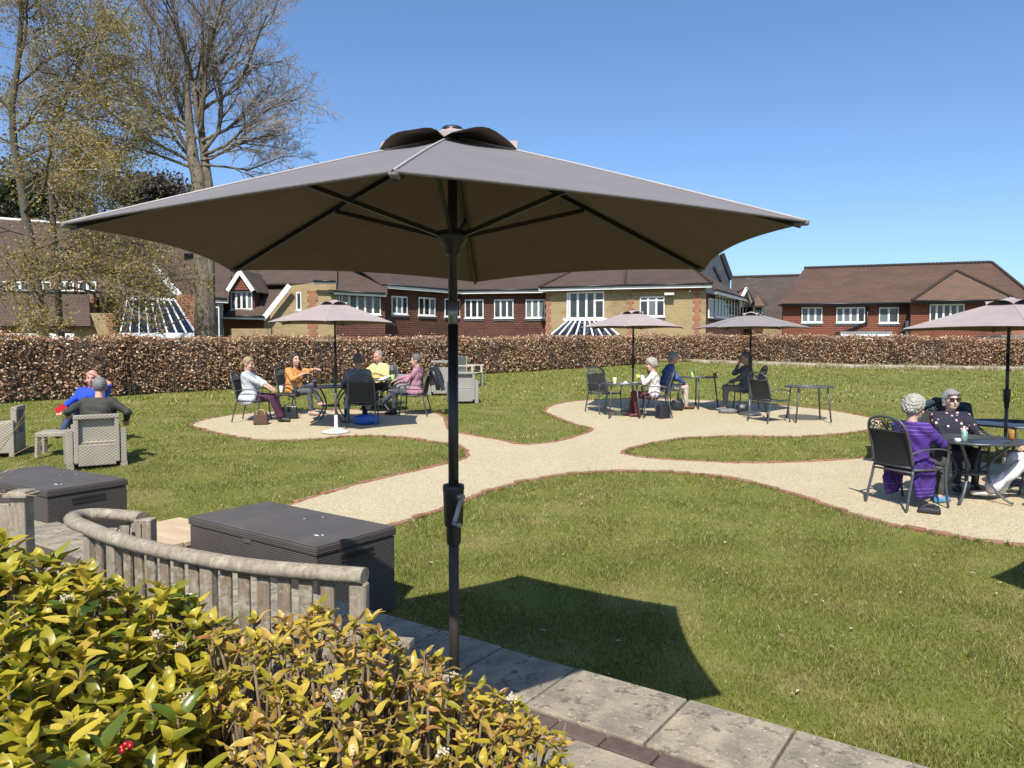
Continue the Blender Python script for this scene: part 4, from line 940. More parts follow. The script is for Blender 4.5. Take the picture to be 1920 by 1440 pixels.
        if hstyle == 'tail': H.cap(hp(0, -.10, .02), hp(0, -.14, -.03), .03, .028, .02); H.cap(hp(0, -.14, -.03), hp(0, -.15, -.13), .028, .016, .02)
        if hstyle == 'bun': H.ell(hp(0, -.115, .055), (.036, .034, .036), Rh, .01)
        if hstyle == 'long':
            for s_ in (-1, 1): H.cap(hp(s_ * .08, -.01, .02), hp(s_ * .085, .0, -.17), .026, .022, .03)
            H.cap(hp(0, -.09, .02), hp(0, -.10, -.16), .05, .04, .04)
        if hstyle == 'bob':
            for s_ in (-1, 1): H.cap(hp(s_ * .075, -.02, .03), hp(s_ * .078, -.015, -.06), .026, .022, .03)
            H.cap(hp(-.03, -.085, .03), hp(.03, -.085, -.05), .045, .03, .03); H.cap(hp(-.05, .075, .085), hp(.05, .078, .075), .018, .018, .02)
        if hstyle == 'curly': H.cap(hp(-.03, -.09, .0), hp(.03, -.09, -.03), .05, .045, .03); H.lumps(.008, 105, 1.); H.lumps(.005, 190, .4)
        H.lumps(.006, 130, 2.); H.cut(hp(0, .112, 0), RhM @ Vector((0, 1, 0)))
        link('hair', H.mesh('hair', hair), root)
    # --- top garment
    T = SDF(lo, hi, vox); b = bulk; o_ = .016
    T.cap(P - rt * .08 + up * .02, P + rt * .08 + up * .02, .118 * b + o_, k=.04); T.cap(sp(.17) - rt * .065, sp(.17) + rt * .065, .115 * b + o_, k=.06); T.cap(sp(.33) - rt * .08, sp(.33) + rt * .08, .112 * b + o_, k=.06); T.cap(shl + rt * .01, shr - rt * .01, .062 + o_, k=.05); T.cap(nk - up * .06, nk - up * .01, .07, .066, .03)
    if 'belly' in (extra or {}): T.ell(sp(.12) + fw * .06, (.16, .16, .16), None, .06)
    if extra and 'bust' in extra:
        for s_ in (-1, 1): T.ell(sp(.29) + fw * .085 + rt * s_ * .07, (.07, .07, .07), None, .05)
    for sh, e_, w_ in ((shl, el, wl), (shr, er, wr)):
        T.cap(sh, e_, .060 * (1 + (b - 1) * .5) + .006, .050, .03)
        if sleeve == 'long': T.cap(e_, e_.lerp(w_, .97), .050, .037, .02)
        elif sleeve == '3q': T.cap(e_, e_.lerp(w_, .45), .050, .044, .02)
        elif sleeve == 'short': pass
    if coat:                                      # skirts of a coat or cardigan hanging beside and behind the seat
        for s_ in (-1, 1):
            for q in range(9):
                zz = .03 - (coat + .03) * q / 8; T.cap(P + rt * s_ * (.16 + .035 * min(1, q / 3)) + Vector((0, -.13 + .012 * math.sin(q), zz)), P + rt * s_ * (.17 + .04 * min(1, q / 3)) + Vector((0, .13 - .05 * q / 8 + .012 * math.cos(q * 1.3), zz)), .034, .030, .05)
        T.cap(P + rt * -.15 + Vector((0, -.10, 0)), P + rt * .15 + Vector((0, -.10, 0)), .07, k=.05)
    T.folds(.0095, 36, face * .07); T.cut(nk + up * .012, up)
    link('top', T.mesh('top', top), root)
    if collar is not None: m = MB(); m.tube([nk + up * .0 + rt * .066 * math.cos(t / 16 * 6.283) + fw * .066 * math.sin(t / 16 * 6.283) + up * .012 for t in range(17)], .016, 7); m.build('collar', collar, root)
    # --- trousers
    Q = SDF(lo, hi, vox); Q.cap(P - rt * .08, P + rt * .08, .116 * b, k=.04)
    for hj, k_, a_ in ((hl, kl, al), (hr, kr, ar)):
        Q.cap(hj, k_, .088 * b + .004, .066, .05); Q.cap(k_, a_.lerp(k_, .08), .064, .046 + flare, .03)
    Q.folds(.008, 34, 1.7 + face * .03); link('trousers', Q.mesh('trousers', bottom), root)
    # --- shoes
    sm_ = pm('shoe_leather', shoes, tuple(x * .7 for x in shoes), 12, .5)
    for a_ in (al, ar):
        Z_ = SDF(np.array(a_) + (-.09, -.12, -.12), np.array(a_) + (.09, .27, .1), .009)
        Z_.cap(a_ + Vector((0, -.035, -.045)), a_ + Vector((0, .05, -.04)), .043, .042, .03); Z_.cap(a_ + Vector((0, .05, -.047)), a_ + Vector((0, .165, -.056)), .042, .032, .03)
        if shoe_kind == 'boot': Z_.cap(a_ + Vector((0, -.02, -.02)), a_ + Vector((0, -.02, .06)), .046, .048, .03)
        if shoe_kind == 'open': Z_.cut(a_ + Vector((0, .0, -.052)), (0, -.12, .99))
        Z_.cut(a_ + Vector((0, 0, -.083)), (0, 0, -1)); o = link('shoe', Z_.mesh('shoe', sm_), root)
    root['hd'] = 0; del root['hd']
    return root, dict(hp=hp, wl=wl, wr=wr, sp=sp, rt=rt, fw=fw, nk=nk, hd=hd, RhM=RhM, P=P, kl=kl, kr=kr)
def pl(x, y): return (x, y, lz(x, y) + .014)
hairm = lambda n, c: pm(n, c, tuple(x * .55 for x in c), 60, .6, .5, 120, .006)
GREY = hairm('grey_hair', (.30, .29, .275)); WHITE = hairm('white_hair', (.40, .375, .325)); BROWN = hairm('brown_hair', (.045, .028, .02)); BLOND = hairm('blond_hair', (.34, .24, .12)); DARKG = hairm('dark_grey_hair', (.13, .125, .12)); STEEL = hairm('steel_hair', (.20, .20, .20))
def floral(name, base, c2, c3, sc=26):
    m = NT(name); v = m.obj(); vo = m.n('ShaderNodeTexVoronoi'); vo.inputs['Scale'].default_value = sc; m.l(v, vo.inputs['Vector'])
    k = m.ramp(m.math('ADD', vo.outputs['Distance'], m.math('MULTIPLY', m.noise(v, sc * 3, 2), .25)), [(.36, (1, 1, 1)), (.42, (0, 0, 0))]); cc = m.ramp(vo.outputs['Color'], [(.3, c2), (.6, c3)]); kk = m.math('MULTIPLY', k, m.ramp(vo.outputs['Color'], [(.62, (1, 1, 1)), (.68, (0, 0, 0))]))
    m.col(m.mix(kk, base, cc)); m.set(Roughness=.85); return m.m
# five at the left tables
person('seated woman in pale grey cardigan and purple trousers with tied blond hair', pl(-5.27, 15.10), -4, cloth('pale_grey_knit', (.50, .52, .55)), cloth('purple_trousers', (.055, .012, .035)), BLOND, lean=-10, head=(-8, -12), lh=(-.05, .50, .62), rh=(.05, .52, .60), lf=(-.10, .56, 0), rf=(.10, .64, 0), hstyle='tail', sleeve='3q', coat=.12, bulk=1.02, flare=.02, vox=.0105)
cup(*(lambda p: (p[0], p[1], p[2]))((-4.66, 15.06, lz(0, 15.06) + .60)), (.62, .60, .50), 'pale paper cup held by the woman in grey cardigan', h=.11)
person('seated woman in orange jumper gesturing with both hands, grey leggings', pl(-4.72, 16.15), -22, cloth('orange_knit', (.62, .27, .075)), cloth('grey_leggings', (.085, .088, .10)), BROWN, 'fair', shoes=(.55, .34, .28), lean=0, head=(-22, 6), lh=(-.10, .50, .98), rh=(.12, .34, .88), lf=(-.06, .64, .18), rf=(.05, .48, 0), hstyle='long', bulk=1.12, sleeve='3q', extra={'bust': 1}, lpole=(-1, -.3, -1), rpole=(1, -.2, -1), vox=.0105)
person('seated man in pale yellow jumper reading papers at the far table', pl(-3.05, 17.42), -112, cloth('yellow_knit', (.70, .60, .22)), cloth('dark_trousers', (.03, .03, .035)), GREY, 'pink', lean=8, head=(-22, -14), lh=(-.12, .40, .80), rh=(.14, .42, .82), hstyle='thin', bulk=1.1, collar=M['white_paint'], vox=.0105)
person('seated man in grey coat with his back to the camera', pl(-3.03, 14.68), 100, cloth('charcoal_coat', (.19, .195, .21)), cloth('navy_jeans', (.02, .024, .045)), DARKG, 'tan', shoes=(.03, .035, .045), lean=3, head=(10, -4), lh=(-.25, .36, .66), rh=(.20, .40, .70), lf=(-.24, .25, 0), rf=(.12, .34, 0), hstyle='short', bulk=1.12, coat=.24, seat=.49, vox=.0105)
person('seated woman in pink fleece with one leg crossed and black boots', pl(-2.06, 16.02), 176, cloth('pink_fleece', (.38, .19, .25)), cloth('slate_jeans', (.06, .065, .085)), hairm('greying_brown_hair', (.14, .115, .10)), 'fair', shoes=(.012, .012, .013), lean=-4, head=(8, -4), lh=(-.08, .36, .70), rh=(.10, .44, .76), lf=(-.05, .48, 0), rf=(.04, .78, .16), hstyle='bun', coat=.02, shoe_kind='boot', collar=cloth('pink_collar', (.28, .13, .18)), vox=.0105)
# left pair
pb, d_ = person('bald man in bright blue jumper shading his eyes with his hand', pl(-7.0, 12.42), -74, cloth('royal_blue_knit', (.012, .06, .52)), cloth('blue_jeans', (.035, .055, .12)), GREY, 'pink', shoes=(.02, .022, .03), lean=-10, head=(-4, -4), lh=(-.10, .17, 1.16), rh=(.36, .32, .62), lf=(-.08, .50, 0), rf=(.30, .66, .20), hstyle='bald', bulk=1.12, seat=.36, lpole=(-1, .35, -.25), rpole=(1, -.4, -1), collar=cloth('magenta_collar', (.55, .04, .22)), vox=.0105)
m = MB(); m.tube([d_['nk'] + d_['rt'] * -.06 + d_['fw'] * .05, d_['sp'](.36) + d_['rt'] * -.05 + d_['fw'] * .148, d_['sp'](.2) + d_['fw'] * .160], .006, 5); m.tube([d_['nk'] + d_['rt'] * .06 + d_['fw'] * .05, d_['sp'](.36) + d_['rt'] * .05 + d_['fw'] * .148, d_['sp'](.2) + d_['fw'] * .160], .006, 5); ly = m.build('lanyard', cloth('navy_ribbon', (.012, .015, .06)), pb)
m = MB(); q = d_['sp'](.15) + d_['fw'] * .165; m.box(q, (.075, .008, .10)); m.build('badge_card', M['white_paint'], ly)
person('grey-haired man in dark olive jacket seen from behind holding a red phone', pl(-6.08, 10.9), 100, cloth('olive_jacket', (.042, .040, .032)), cloth('blue_denim', (.03, .05, .11)), STEEL, 'pink', shoes=(.02, .022, .03), lean=10, head=(18, -2), lh=(-.52, .34, .70), rh=(.34, .20, .62), lf=(-.36, .62, .12), rf=(.1, .45, 0), hstyle='short', bulk=1.28, seat=.36, lpole=(-1, -.4, -.5), vox=.0105)
ph = MB(); ph.box((0, 0, 0), (.09, .012, .17)); po = ph.build('phone', pm('red_case', (.55, .02, .03), (.4, .015, .02), 9, .4), None, .004); po.location = (-6.75, 11.14, lz(0, 11.1) + .78); po.rotation_euler = (R(-50), R(50), R(10)); tag(po, 'red phone case in the hand of the man in dark jacket', 'phone')
# middle right
person('white-haired woman in floral blouse drinking from a lime cup', pl(3.00, 15.72), 172, floral('floral_white', (.62, .58, .56), (.35, .03, .06), (.16, .10, .12), 24), cloth('maroon_trousers', (.075, .012, .016)), WHITE, 'fair', shoes=(.10, .02, .02), lean=3, head=(4, -8), lh=(-.03, .27, .90), rh=(.05, .28, .88), lf=(-.10, .36, 0), rf=(.09, .50, 0), hstyle='curly', scale=.94, bulk=1.05, shoe_kind='boot', flare=.015, vox=.0105)
cup(2.66, 15.77, lz(0, 15.77) + .80, (.50, .66, .10), 'lime yellow cup at the lips of the woman in floral blouse', lid=False, h=.1)
person('grey-haired man in blue jumper and beige trousers leaning to the right', pl(3.50, 17.05), 0, cloth('slate_blue_knit', (.045, .085, .25)), cloth('beige_chinos', (.50, .44, .36)), GREY, 'pink', shoes=(.09, .05, .03), lean=14, head=(-6, -20), lh=(-.10, .42, .62), rh=(.16, .40, .60), lf=(-.12, .52, 0), rf=(.12, .46, 0), hstyle='bob', bulk=1.05, collar=cloth('navy_collar', (.02, .03, .09)), vox=.0105)
person('man in slate grey jacket resting his hand against his face', pl(5.26, 16.75), 177, cloth('slate_jacket', (.085, .095, .115)), cloth('taupe_trousers', (.17, .15, .135)), DARKG, 'tan', shoes=(.10, .10, .10), lean=-2, head=(6, -10), lh=(-.02, .36, .64), rh=(.03, .17, 1.04), lf=(-.10, .50, 0), rf=(.10, .44, 0), hstyle='short', rpole=(.4, .5, -1), vox=.0105)
# right table
purple = NT('purple_knit'); v = purple.obj(); sx_ = purple.n('ShaderNodeSeparateXYZ'); purple.l(v, sx_.inputs[0]); st_ = purple.math('GREATER_THAN', purple.math('SINE', purple.math('MULTIPLY', sx_.outputs[2], 150.)), .93)
band_ = purple.math('ADD', purple.math('GREATER_THAN', sx_.outputs[2], .84), purple.math('LESS_THAN', sx_.outputs[2], .26)); gate = purple.math('GREATER_THAN', purple.noise(v, 7, 2), .40)
purple.col(purple.mix(purple.math('MULTIPLY', purple.math('MULTIPLY', st_, band_), gate), purple.ramp(purple.noise(v, 12, 4), [(.3, (.035, .010, .12)), (.7, (.06, .018, .19))]), (.20, .12, .42))); purple.set(Roughness=.85); purple.bump(purple.noise(v, 150, 3), .35, .004)
person('woman with curly white hair in long purple cardigan, back to the camera', pl(4.58, 8.55), 26, purple.m, cloth('charcoal_slacks', (.055, .053, .050)), WHITE, 'fair', shoes=(.10, .30, .52), lean=2, head=(-12, -8), lh=(-.06, .40, .74), rh=(.13, .40, .72), lf=(-.08, .42, 0), rf=(.14, .36, 0), hstyle='curly', scale=.97, seat=.385, bulk=1.14, coat=.34, vox=.0095)
ps, d_ = person('woman in dark sunglasses and navy floral top facing the camera', pl(5.60, 9.45), -100, floral('navy_floral', (.012, .013, .026), (.66, .36, .38), (.70, .52, .46), 15), cloth('navy_slacks', (.018, .022, .045)), GREY, 'pale', lean=-12, head=(6, 2), lh=(-.22, .36, .66), rh=(.22, .36, .66), hstyle='bob', scale=.94, bulk=1.26, extra={'bust': 1}, vox=.0095)
gl_ = MB()
for s_ in (-1, 1):
    q = d_['hp'](s_ * .036, .098, .012); gl_.box(q, (.062, .012, .044), d_['RhM']); gl_.bar(d_['hp'](s_ * .068, .092, .02), d_['hp'](s_ * .082, -.01, .02), .006, .012)
gl_.bar(d_['hp'](-.01, .104, .022), d_['hp'](.01, .104, .022), .008, .008); gl_.build('sunglasses', pm('dark_lens', (.012, .008, .008), (.02, .012, .012), 5, .12), ps, .003)
person('person in white trousers and white sandals cut off by the right edge', pl(6.36, 8.60), 168, cloth('pale_blue_top', (.20, .28, .55)), cloth('white_trousers', (.72, .72, .74)), BROWN, 'fair', shoes=(.66, .62, .58), lean=-6, head=(0, 0), lh=(-.2, .25, .66), rh=(.2, .25, .66), lf=(-.06, .76, .06), rf=(.16, .58, 0), hstyle='bob', flare=.03, shoe_kind='open', vox=.0095)
# dark blue jacket draped over the chair of the woman in sunglasses
jk = SDF((-.40, -.62, .45), (.40, -.05, 1.12), .012)
for s_ in (-1, 1): jk.cap((s_ * .05, -.38, .98), (s_ * .27, -.33, .90), .045, .05, .05); jk.cap((s_ * .27, -.33, .90), (s_ * .31, -.22, .60), .05, .045, .05)
jk.cap((-.2, -.40, .86), (.2, -.40, .86), .05, k=.05); jk.cap((-.2, -.40, .66), (.2, -.40, .66), .05, k=.08); jk.folds(.008, 30, 1.)
jo = link('draped_jacket', jk.mesh('draped_jacket', cloth('teal_navy_cloth', (.022, .040, .062)))); jo.location = pl(5.60, 9.43); jo.rotation_euler = (0, 0, R(-98 - 90)); jo.scale = (1.08,) * 3; tag(jo, 'dark teal jacket draped over the chair of the woman in sunglasses', 'jacket')
# ================================================================ BUILDINGS
def course_mat(name, cols, row, wdt, mortar, mcol, bumpd=.01, patch=None, offset=.5, msmooth=.1):
    m = NT(name); v = m.uv(); b = m.n('ShaderNodeTexBrick'); b.offset = offset; m.l(v, b.inputs['Vector'])
    b.inputs['Scale'].default_value = 1; b.inputs['Row Height'].default_value = row; b.inputs['Brick Width'].default_value = wdt; b.inputs['Mortar Size'].default_value = mortar; b.inputs['Mortar Smooth'].default_value = msmooth; b.inputs['Bias'].default_value = 0
    b.inputs['Color1'].default_value = (0, 0, 0, 1); b.inputs['Color2'].default_value = (1, 1, 1, 1); b.inputs['Mortar'].default_value = (.5, .5, .5, 1)
    c = m.ramp(b.outputs['Color'], [(i / (len(cols) - 1), q) for i, q in enumerate(cols)])
    c = m.mix(.32, c, m.ramp(m.noise(v, .9, 6, .7), [(.3, tuple(x * .7 for x in cols[0])), (.7, cols[-1])])); c = m.mix(.5, c, m.ramp(m.noise(m.mapping(v, (1, 2.6, 1)), 2.6, 6, .8), [(.36, tuple(x * .4 for x in cols[1])), (.64, tuple(min(1, x * 1.5) for x in cols[-1]))]))
    c = m.mix(.45, c, m.ramp(m.noise(m.mapping(v, (1, 1.6, 1)), .55, 9, .82), [(.38, tuple(x * .45 for x in cols[0])), (.5, cols[1]), (.62, tuple(min(1, x * 1.45) for x in cols[-1]))]))
    if patch: c = m.mix(m.ramp(m.noise(v, patch[1], 5, .7), [(patch[2], (0, 0, 0)), (patch[2] + .1, (1, 1, 1))]), c, patch[0])
    c = m.mix(b.outputs['Fac'], c, mcol); m.col(c); m.set(Roughness=.88); m.bump(m.math('SUBTRACT', 1., b.outputs['Fac']), .8, bumpd); return m.m
M['yellow_brick'] = course_mat('yellow_stock_brick', [(.24, .165, .07), (.36, .26, .12), (.43, .33, .18), (.30, .21, .10)], .078, .23, .008, (.36, .30, .20))
M['red_brick'] = course_mat('red_brick', [(.21, .07, .035), (.30, .105, .05), (.34, .14, .075)], .078, .23, .008, (.30, .22, .15))
M['tile_dark'] = course_mat('hung_tiles_dark', [(.085, .032, .022), (.13, .047, .03), (.165, .062, .04)], .125, .17, .018, (.028, .014, .011), .03, None, .5, .3)
M['tile_red'] = course_mat('hung_tiles_red', [(.19, .055, .028), (.29, .085, .04), (.34, .12, .06), (.17, .06, .035)], .125, .17, .016, (.05, .02, .014), .03, ((.10, .05, .035), .6, .60), .5, .3)
M['roof'] = course_mat('roof_tiles_brown', [(.055, .035, .026), (.082, .051, .037), (.115, .073, .053), (.072, .047, .035)], .115, .17, .016, (.045, .03, .022), .03, ((.17, .15, .11), .8, .64), .5, .3)
M['roof_left'] = course_mat('roof_tiles_left', [(.07, .042, .032), (.105, .064, .046), (.15, .095, .068), (.085, .053, .040)], .115, .17, .018, (.045, .03, .022), .03, ((.18, .16, .10), .9, .60), .5, .3)
M['roof_warm'] = course_mat('roof_tiles_warm', [(.065, .034, .023), (.098, .050, .034), (.128, .068, .045)], .125, .17, .022, (.07, .04, .028), .03, ((.21, .155, .10), 1.1, .66), .5, .3)
M['roof_hip'] = course_mat('roof_tiles_mossy', [(.11, .06, .04), (.22, .11, .055), (.30, .17, .08), (.09, .055, .04)], .115, .3, .014, (.06, .038, .027), .03, ((.11, .085, .06), 1.2, .5), .5, .3)
M['roof_dark'] = course_mat('roof_tiles_dark', [(.055, .042, .034), (.08, .058, .045), (.10, .075, .058)], .115, .17, .014, (.03, .024, .02), .03, ((.17, .16, .14), .7, .62), .5, .3)
M['slate'] = course_mat('slate_hung', [(.04, .048, .062), (.055, .065, .085), (.07, .08, .10)], .14, .2, .012, (.02, .024, .03))
def glass2():
    m = NT('window_glass'); v = m.obj(); m.col(m.ramp(m.noise(v, .8, 3), [(.35, (.012, .014, .016)), (.7, (.04, .044, .046))])); m.set(Roughness=.06); m.p.inputs['Specular IOR Level'].default_value = .6; return m.m
M['glass'] = glass2()
M['glass_roof'] = pm('glass_roof', (.014, .020, .034), (.008, .012, .02), 1.5, .08, **{'Specular_IOR_Level': .2})
M['curtain'] = pm('net_curtain', (.17, .20, .21), (.07, .085, .09), 5, .9, stretch=(8, 8, .6))
M['lead'] = pm('lead_grey', (.20, .205, .215), (.14, .145, .15), 4, .6)
def poly(name, mat, pts, parent, th=.18, uvo=(0, 0)):             # planar polygon with thickness, UV in metres (u horizontal, v up the slope)
    pts = [Vector(p) for p in pts]; n = Vector((0, 0, 0))
    for i in range(len(pts)): n += (pts[i] - pts[0]).cross(pts[(i + 1) % len(pts)] - pts[0])
    n.normalize()
    if n.dot(Vector((0, -1, .15))) < 0: n = -n; pts = pts[::-1]
    u = Vector((0, 0, 1)).cross(n); u = u.normalized() if u.length > .05 else Vector((1, 0, 0)); v = n.cross(u)
    k = len(pts); m = MB(); uv = [((p - pts[0]).dot(u) + uvo[0], p.dot(v) + uvo[1]) for p in pts]
    back = [p - n * th for p in pts]
    m.add(pts + back, [tuple(range(k))], 0, False, [uv]); o0 = 0
    m.f += [tuple(range(k, 2 * k))[::-1]] + [((i + 1) % k, i, k + i, k + (i + 1) % k) for i in range(k)]
    m.mi += [0] * (k + 1); m.sm += [False] * (k + 1); m.uv += [uv[::-1]] + [[(0, 0), (.1, 0), (.1, .1), (0, .1)]] * k
    return m.build(name, mat, parent)
class Facade:                                                      # vertical plane through two plan points
    def __init__(s, A, B): s.A = Vector((A[0], A[1], 0)); s.B = Vector((B[0], B[1], 0)); s.d = (s.B - s.A).normalized(); s.n = Vector((s.d.y, -s.d.x, 0))
    def uz(s, px, py):
        r = ray(px, py); E_ = Vector((0, 0, EYE)); t = (s.A - E_).dot(s.n) / r.dot(s.n); p = E_ + r * t; return (p - s.A).dot(s.d), p.z
    def p(s, u, z, out=0): q = s.A + s.d * u + s.n * out; return Vector((q.x, q.y, z))
    def L(s): return (s.B - s.A).length
def wall(F, z0, z1, mat, parent, th=.25, u0=0, u1=None, out=0):
    u1 = F.L() if u1 is None else u1
    return poly('wall', mat, [F.p(u0, z0, out), F.p(u1, z0, out), F.p(u1, z1, out), F.p(u0, z1, out)], parent, th)
def fbox(m, F, u0, u1, z0, z1, o0, o1):
    vs = [F.p(u, z, o) for o in (o0, o1) for (u, z) in ((u0, z0), (u1, z0), (u1, z1), (u0, z1))]
    m.add(vs, [(0, 1, 2, 3)[::-1], (4, 5, 6, 7), (0, 1, 5, 4), (1, 2, 6, 5), (2, 3, 7, 6), (3, 0, 4, 7)])
def window(F, x0, y0, x1, y1, parent, n=3, curtain=(), transom=None, sill=True, fw=.055, out=0, cols=None):
    u0, zt = F.uz(x0, y0); u1, zb = F.uz(x1, y1); zt = F.uz((x0 + x1) / 2, y0)[1]; zb = F.uz((x0 + x1) / 2, y1)[1]
    m = MB(); fbox(m, F, u0, u1, zt - fw, zt, out, out + .07); fbox(m, F, u0, u1, zb, zb + fw, out, out + .07)
    cs = cols or [i / n for i in range(n + 1)]
    for c in cs:
        u = u0 + (u1 - u0) * c; lo_, hi_ = max(u0, u - fw / 2), min(u1, u + fw / 2)
        if c == 0: lo_, hi_ = u0, u0 + fw
        if c == 1: lo_, hi_ = u1 - fw, u1
        fbox(m, F, lo_, hi_, zb + fw, zt - fw, out, out + .068)
    fr = m.build('window', M['white_paint'], parent)
    for i in range(len(cs) - 1):
        a, b = u0 + (u1 - u0) * cs[i] + fw * .6, u0 + (u1 - u0) * cs[i + 1] - fw * .6
        m = MB(); fbox(m, F, a - .01, b + .01, zb + fw * .9, zt - fw * .9, out + .004, out + .03); m.build('pane', M['curtain'] if i in curtain else M['glass'], fr)
        m = MB(); cw = .022                                         # casement bead
        fbox(m, F, a, a + cw, zb + fw, zt - fw, out + .03, out + .052); fbox(m, F, b - cw, b, zb + fw, zt - fw, out + .03, out + .052); fbox(m, F, a + cw, b - cw, zt - fw - cw, zt - fw, out + .03, out + .052); fbox(m, F, a + cw, b - cw, zb + fw, zb + fw + cw, out + .03, out + .052); m.build('casement', M['white_paint'], fr)
        if transom and i in transom: zz = zt - (zt - zb) * transom[i]; m = MB(); fbox(m, F, a, b, zz - .04, zz + .04, out + .031, out + .066); m.build('transom', M['white_paint'], fr)
    if sill: m = MB(); fbox(m, F, u0 - .05, u1 + .05, zb - .05, zb, out + .002, out + .12); m.build('sill', M['white_paint'], fr); m = MB(); fbox(m, F, u0 - .03, u1 + .03, zb - .16, zb - .051, out + .003, out + .05); m.build('lead_apron', M['lead'], fr)
    return fr
def fascia(parent, a, b, h=.2, th=.12, mat='white_paint', name='fascia'):
    a, b = Vector(a), Vector(b); m = MB(); m.bar(a - Vector((0, 0, h / 2)), b - Vector((0, 0, h / 2)), th, h); o = m.build(name, M[mat], parent)
    g_ = MB(); n = Vector((0, -.12, 0)); g_.tube([a + n, b + n], .055, 6); g_.build('gutter', M['black_metal'] if mat != 'x' else M['white_paint'], parent); return o
def D_(y, z=5.0): return 1400 * (z - EYE) / (655 - y)
def bld(name, label): o = empty(name, (0, 0, 0)); tag(o, label, 'building'); return o
ZG = -.4
# ---- central tile-hung wing
B1 = bld('tile_hung_wing', 'long two-storey wing hung with dark red tiles and white windows behind the hedge')
a, b, c = at(716, 545, 41.3), at(860, 545, 45.6), at(1030, 545, 44.6)
F1, F2 = Facade(a, b), Facade(b, c)
wall(F1, ZG, 5.0, M['tile_dark'], B1); wall(F2, ZG, 5.0, M['tile_dark'], B1)
for x0, x1, cu in ((733, 763, (1,)), (784, 815, (2,)), (833, 862, ())): window(F1, x0, 555.5 + (x0 - 733) * .05, x1, 589.5 + (x0 - 733) * .05, B1, 3, cu)
for x0, x1, cu in ((872, 907, ()), (927, 963, ()), (986, 1022, (0, 1, 2))): window(F2, x0, 561.5, x1, 596.5, B1, 3, cu)
ZR = 7.3
poly('roof', M['roof'], [F1.p(-.3, 5.06, .45), F1.p(F1.L() + .35, 5.06, .45), F1.p(F1.L() + .1, ZR, -4.2), F1.p(-.3, ZR, -4.2)], B1, .1)
poly('roof', M['roof'], [F2.p(-.1, 5.06, .45), F2.p(F2.L() + .2, 5.06, .45), F2.p(F2.L() + .2, ZR, -4.2), F2.p(-1.3, ZR, -4.2)], B1, .1)
fascia(B1, F1.p(0, 5.05, .42), F1.p(F1.L() + .3, 5.05, .42)); fascia(B1, F2.p(.2, 5.05, .42), F2.p(F2.L(), 5.05, .42))
m = MB(); m.tube([F2.p(-.6, 5, .1), F2.p(-.6, ZG, .1)], .05, 6); m.build('downpipe', M['black_metal'], B1)
# ---- yellow brick block with the tall window and glazed lean-to
B2 = bld('yellow_brick_block', 'yellow brick block with tall window, glazed lean-to and brown tiled roof')
a, b, c = at(1024, 545, 43.4), at(1178, 545, 41.9), at(1324, 545, 40.9); F3, F4 = Facade(a, b), Facade(b, c)
wall(F3, ZG, 5.0, M['yellow_brick'], B2); wall(F4, ZG, 5.0, M['yellow_brick'], B2)
def quoin(F, x0, x1, y0, y1, parent):
    u0, _ = F.uz(x0, 560); u1, _ = F.uz(x1, 560); z1, z0 = F.uz(x0, y0)[1], F.uz(x0, y1)[1]; k = 0; z = z0
    while z < z1:
        ex = .11 if k % 2 else 0; h = min(.235, z1 - z); poly('quoin', M['red_brick'], [F.p(u0 - ex, z, .03), F.p(u1 + ex, z, .03), F.p(u1 + ex, z + h, .03), F.p(u0 - ex, z + h, .03)], parent, .029); z += .235; k += 1
quoin(F3, 1026, 1030, 552, 640, B2); quoin(F4, 1180, 1185, 553, 640, B2); quoin(F4, 1303, 1311, 549, 640, B2)
u0_, _ = F4.uz(1186, 548); u1_, _ = F4.uz(1320, 548)
poly('brick_band', M['red_brick'], [F4.p(u0_, 4.72, .032), F4.p(u1_, 4.72, .032), F4.p(u1_, 4.98, .032), F4.p(u0_, 4.98, .032)], B2, .03)
window(F3, 1063, 547, 1133, 598, B2, cols=[0, .075, .30, .53, .75, 1.0], transom={0: .4, 4: .33}, sill=False, fw=.07); window(F4, 1200, 556, 1246, 594, B2, 3, (1,), {0: .2, 1: .2, 2: .2})
# lean-to glazing
lt = MB(); top = [F3.uz(1066, 601), F3.uz(1128, 601)]; tl, tr = F3.p(top[0][0], top[0][1], .06), F3.p(top[1][0], top[1][1], .06)
bl, br = at(1020, 638, 40.5), at(1172, 640, 39.6); zb_ = min(bl.z, br.z); bl.z = br.z = zb_
gl2 = poly('glazed_roof', M['glass_roof'], [bl, br, tr, tl], B2, .04)
for k in range(9):
    t = k / 8; a, b = bl.lerp(br, t), tl.lerp(tr, t); m = MB(); m.bar(a + Vector((0, -.02, .03)), b + Vector((0, -.02, .03)), .085, .07); m.build('glazing_bar', M['white_paint'], gl2)
m = MB(); m.bar(tl + Vector((-.3, -.06, .06)), tr + Vector((.3, -.06, .06)), .1, .14); m.build('ridge_bar', M['white_paint'], gl2)
poly('wall', M['white_paint'], [Vector((bl.x, bl.y, ZG)), Vector((br.x, br.y, ZG)), br, bl], B2, .1)
ZR2 = 6.55
rA = [F3.p(-.35, 5.06, .45), F3.p(F3.L() - .1, 5.06, .45), F3.p(F3.L() - .7, ZR2, -3.6), F3.p(1.1, ZR2, -3.6)]
poly('roof', M['roof_left'], rA, B2, .1)
poly('roof', M['roof'], [F3.p(-.35, 5.06, .45), F3.p(1.1, ZR2, -3.6), F3.p(-.35, ZR2, -4.2)], B2, .1)
poly('roof', M['roof'], [F4.p(-.15, 5.06, .45), F4.p(F4.L() + .3, 5.06, .45), F4.p(F4.L() - 1.15, ZR2 + .12, -3.6), F4.p(-.75, ZR2 + .12, -3.6)], B2, .1)
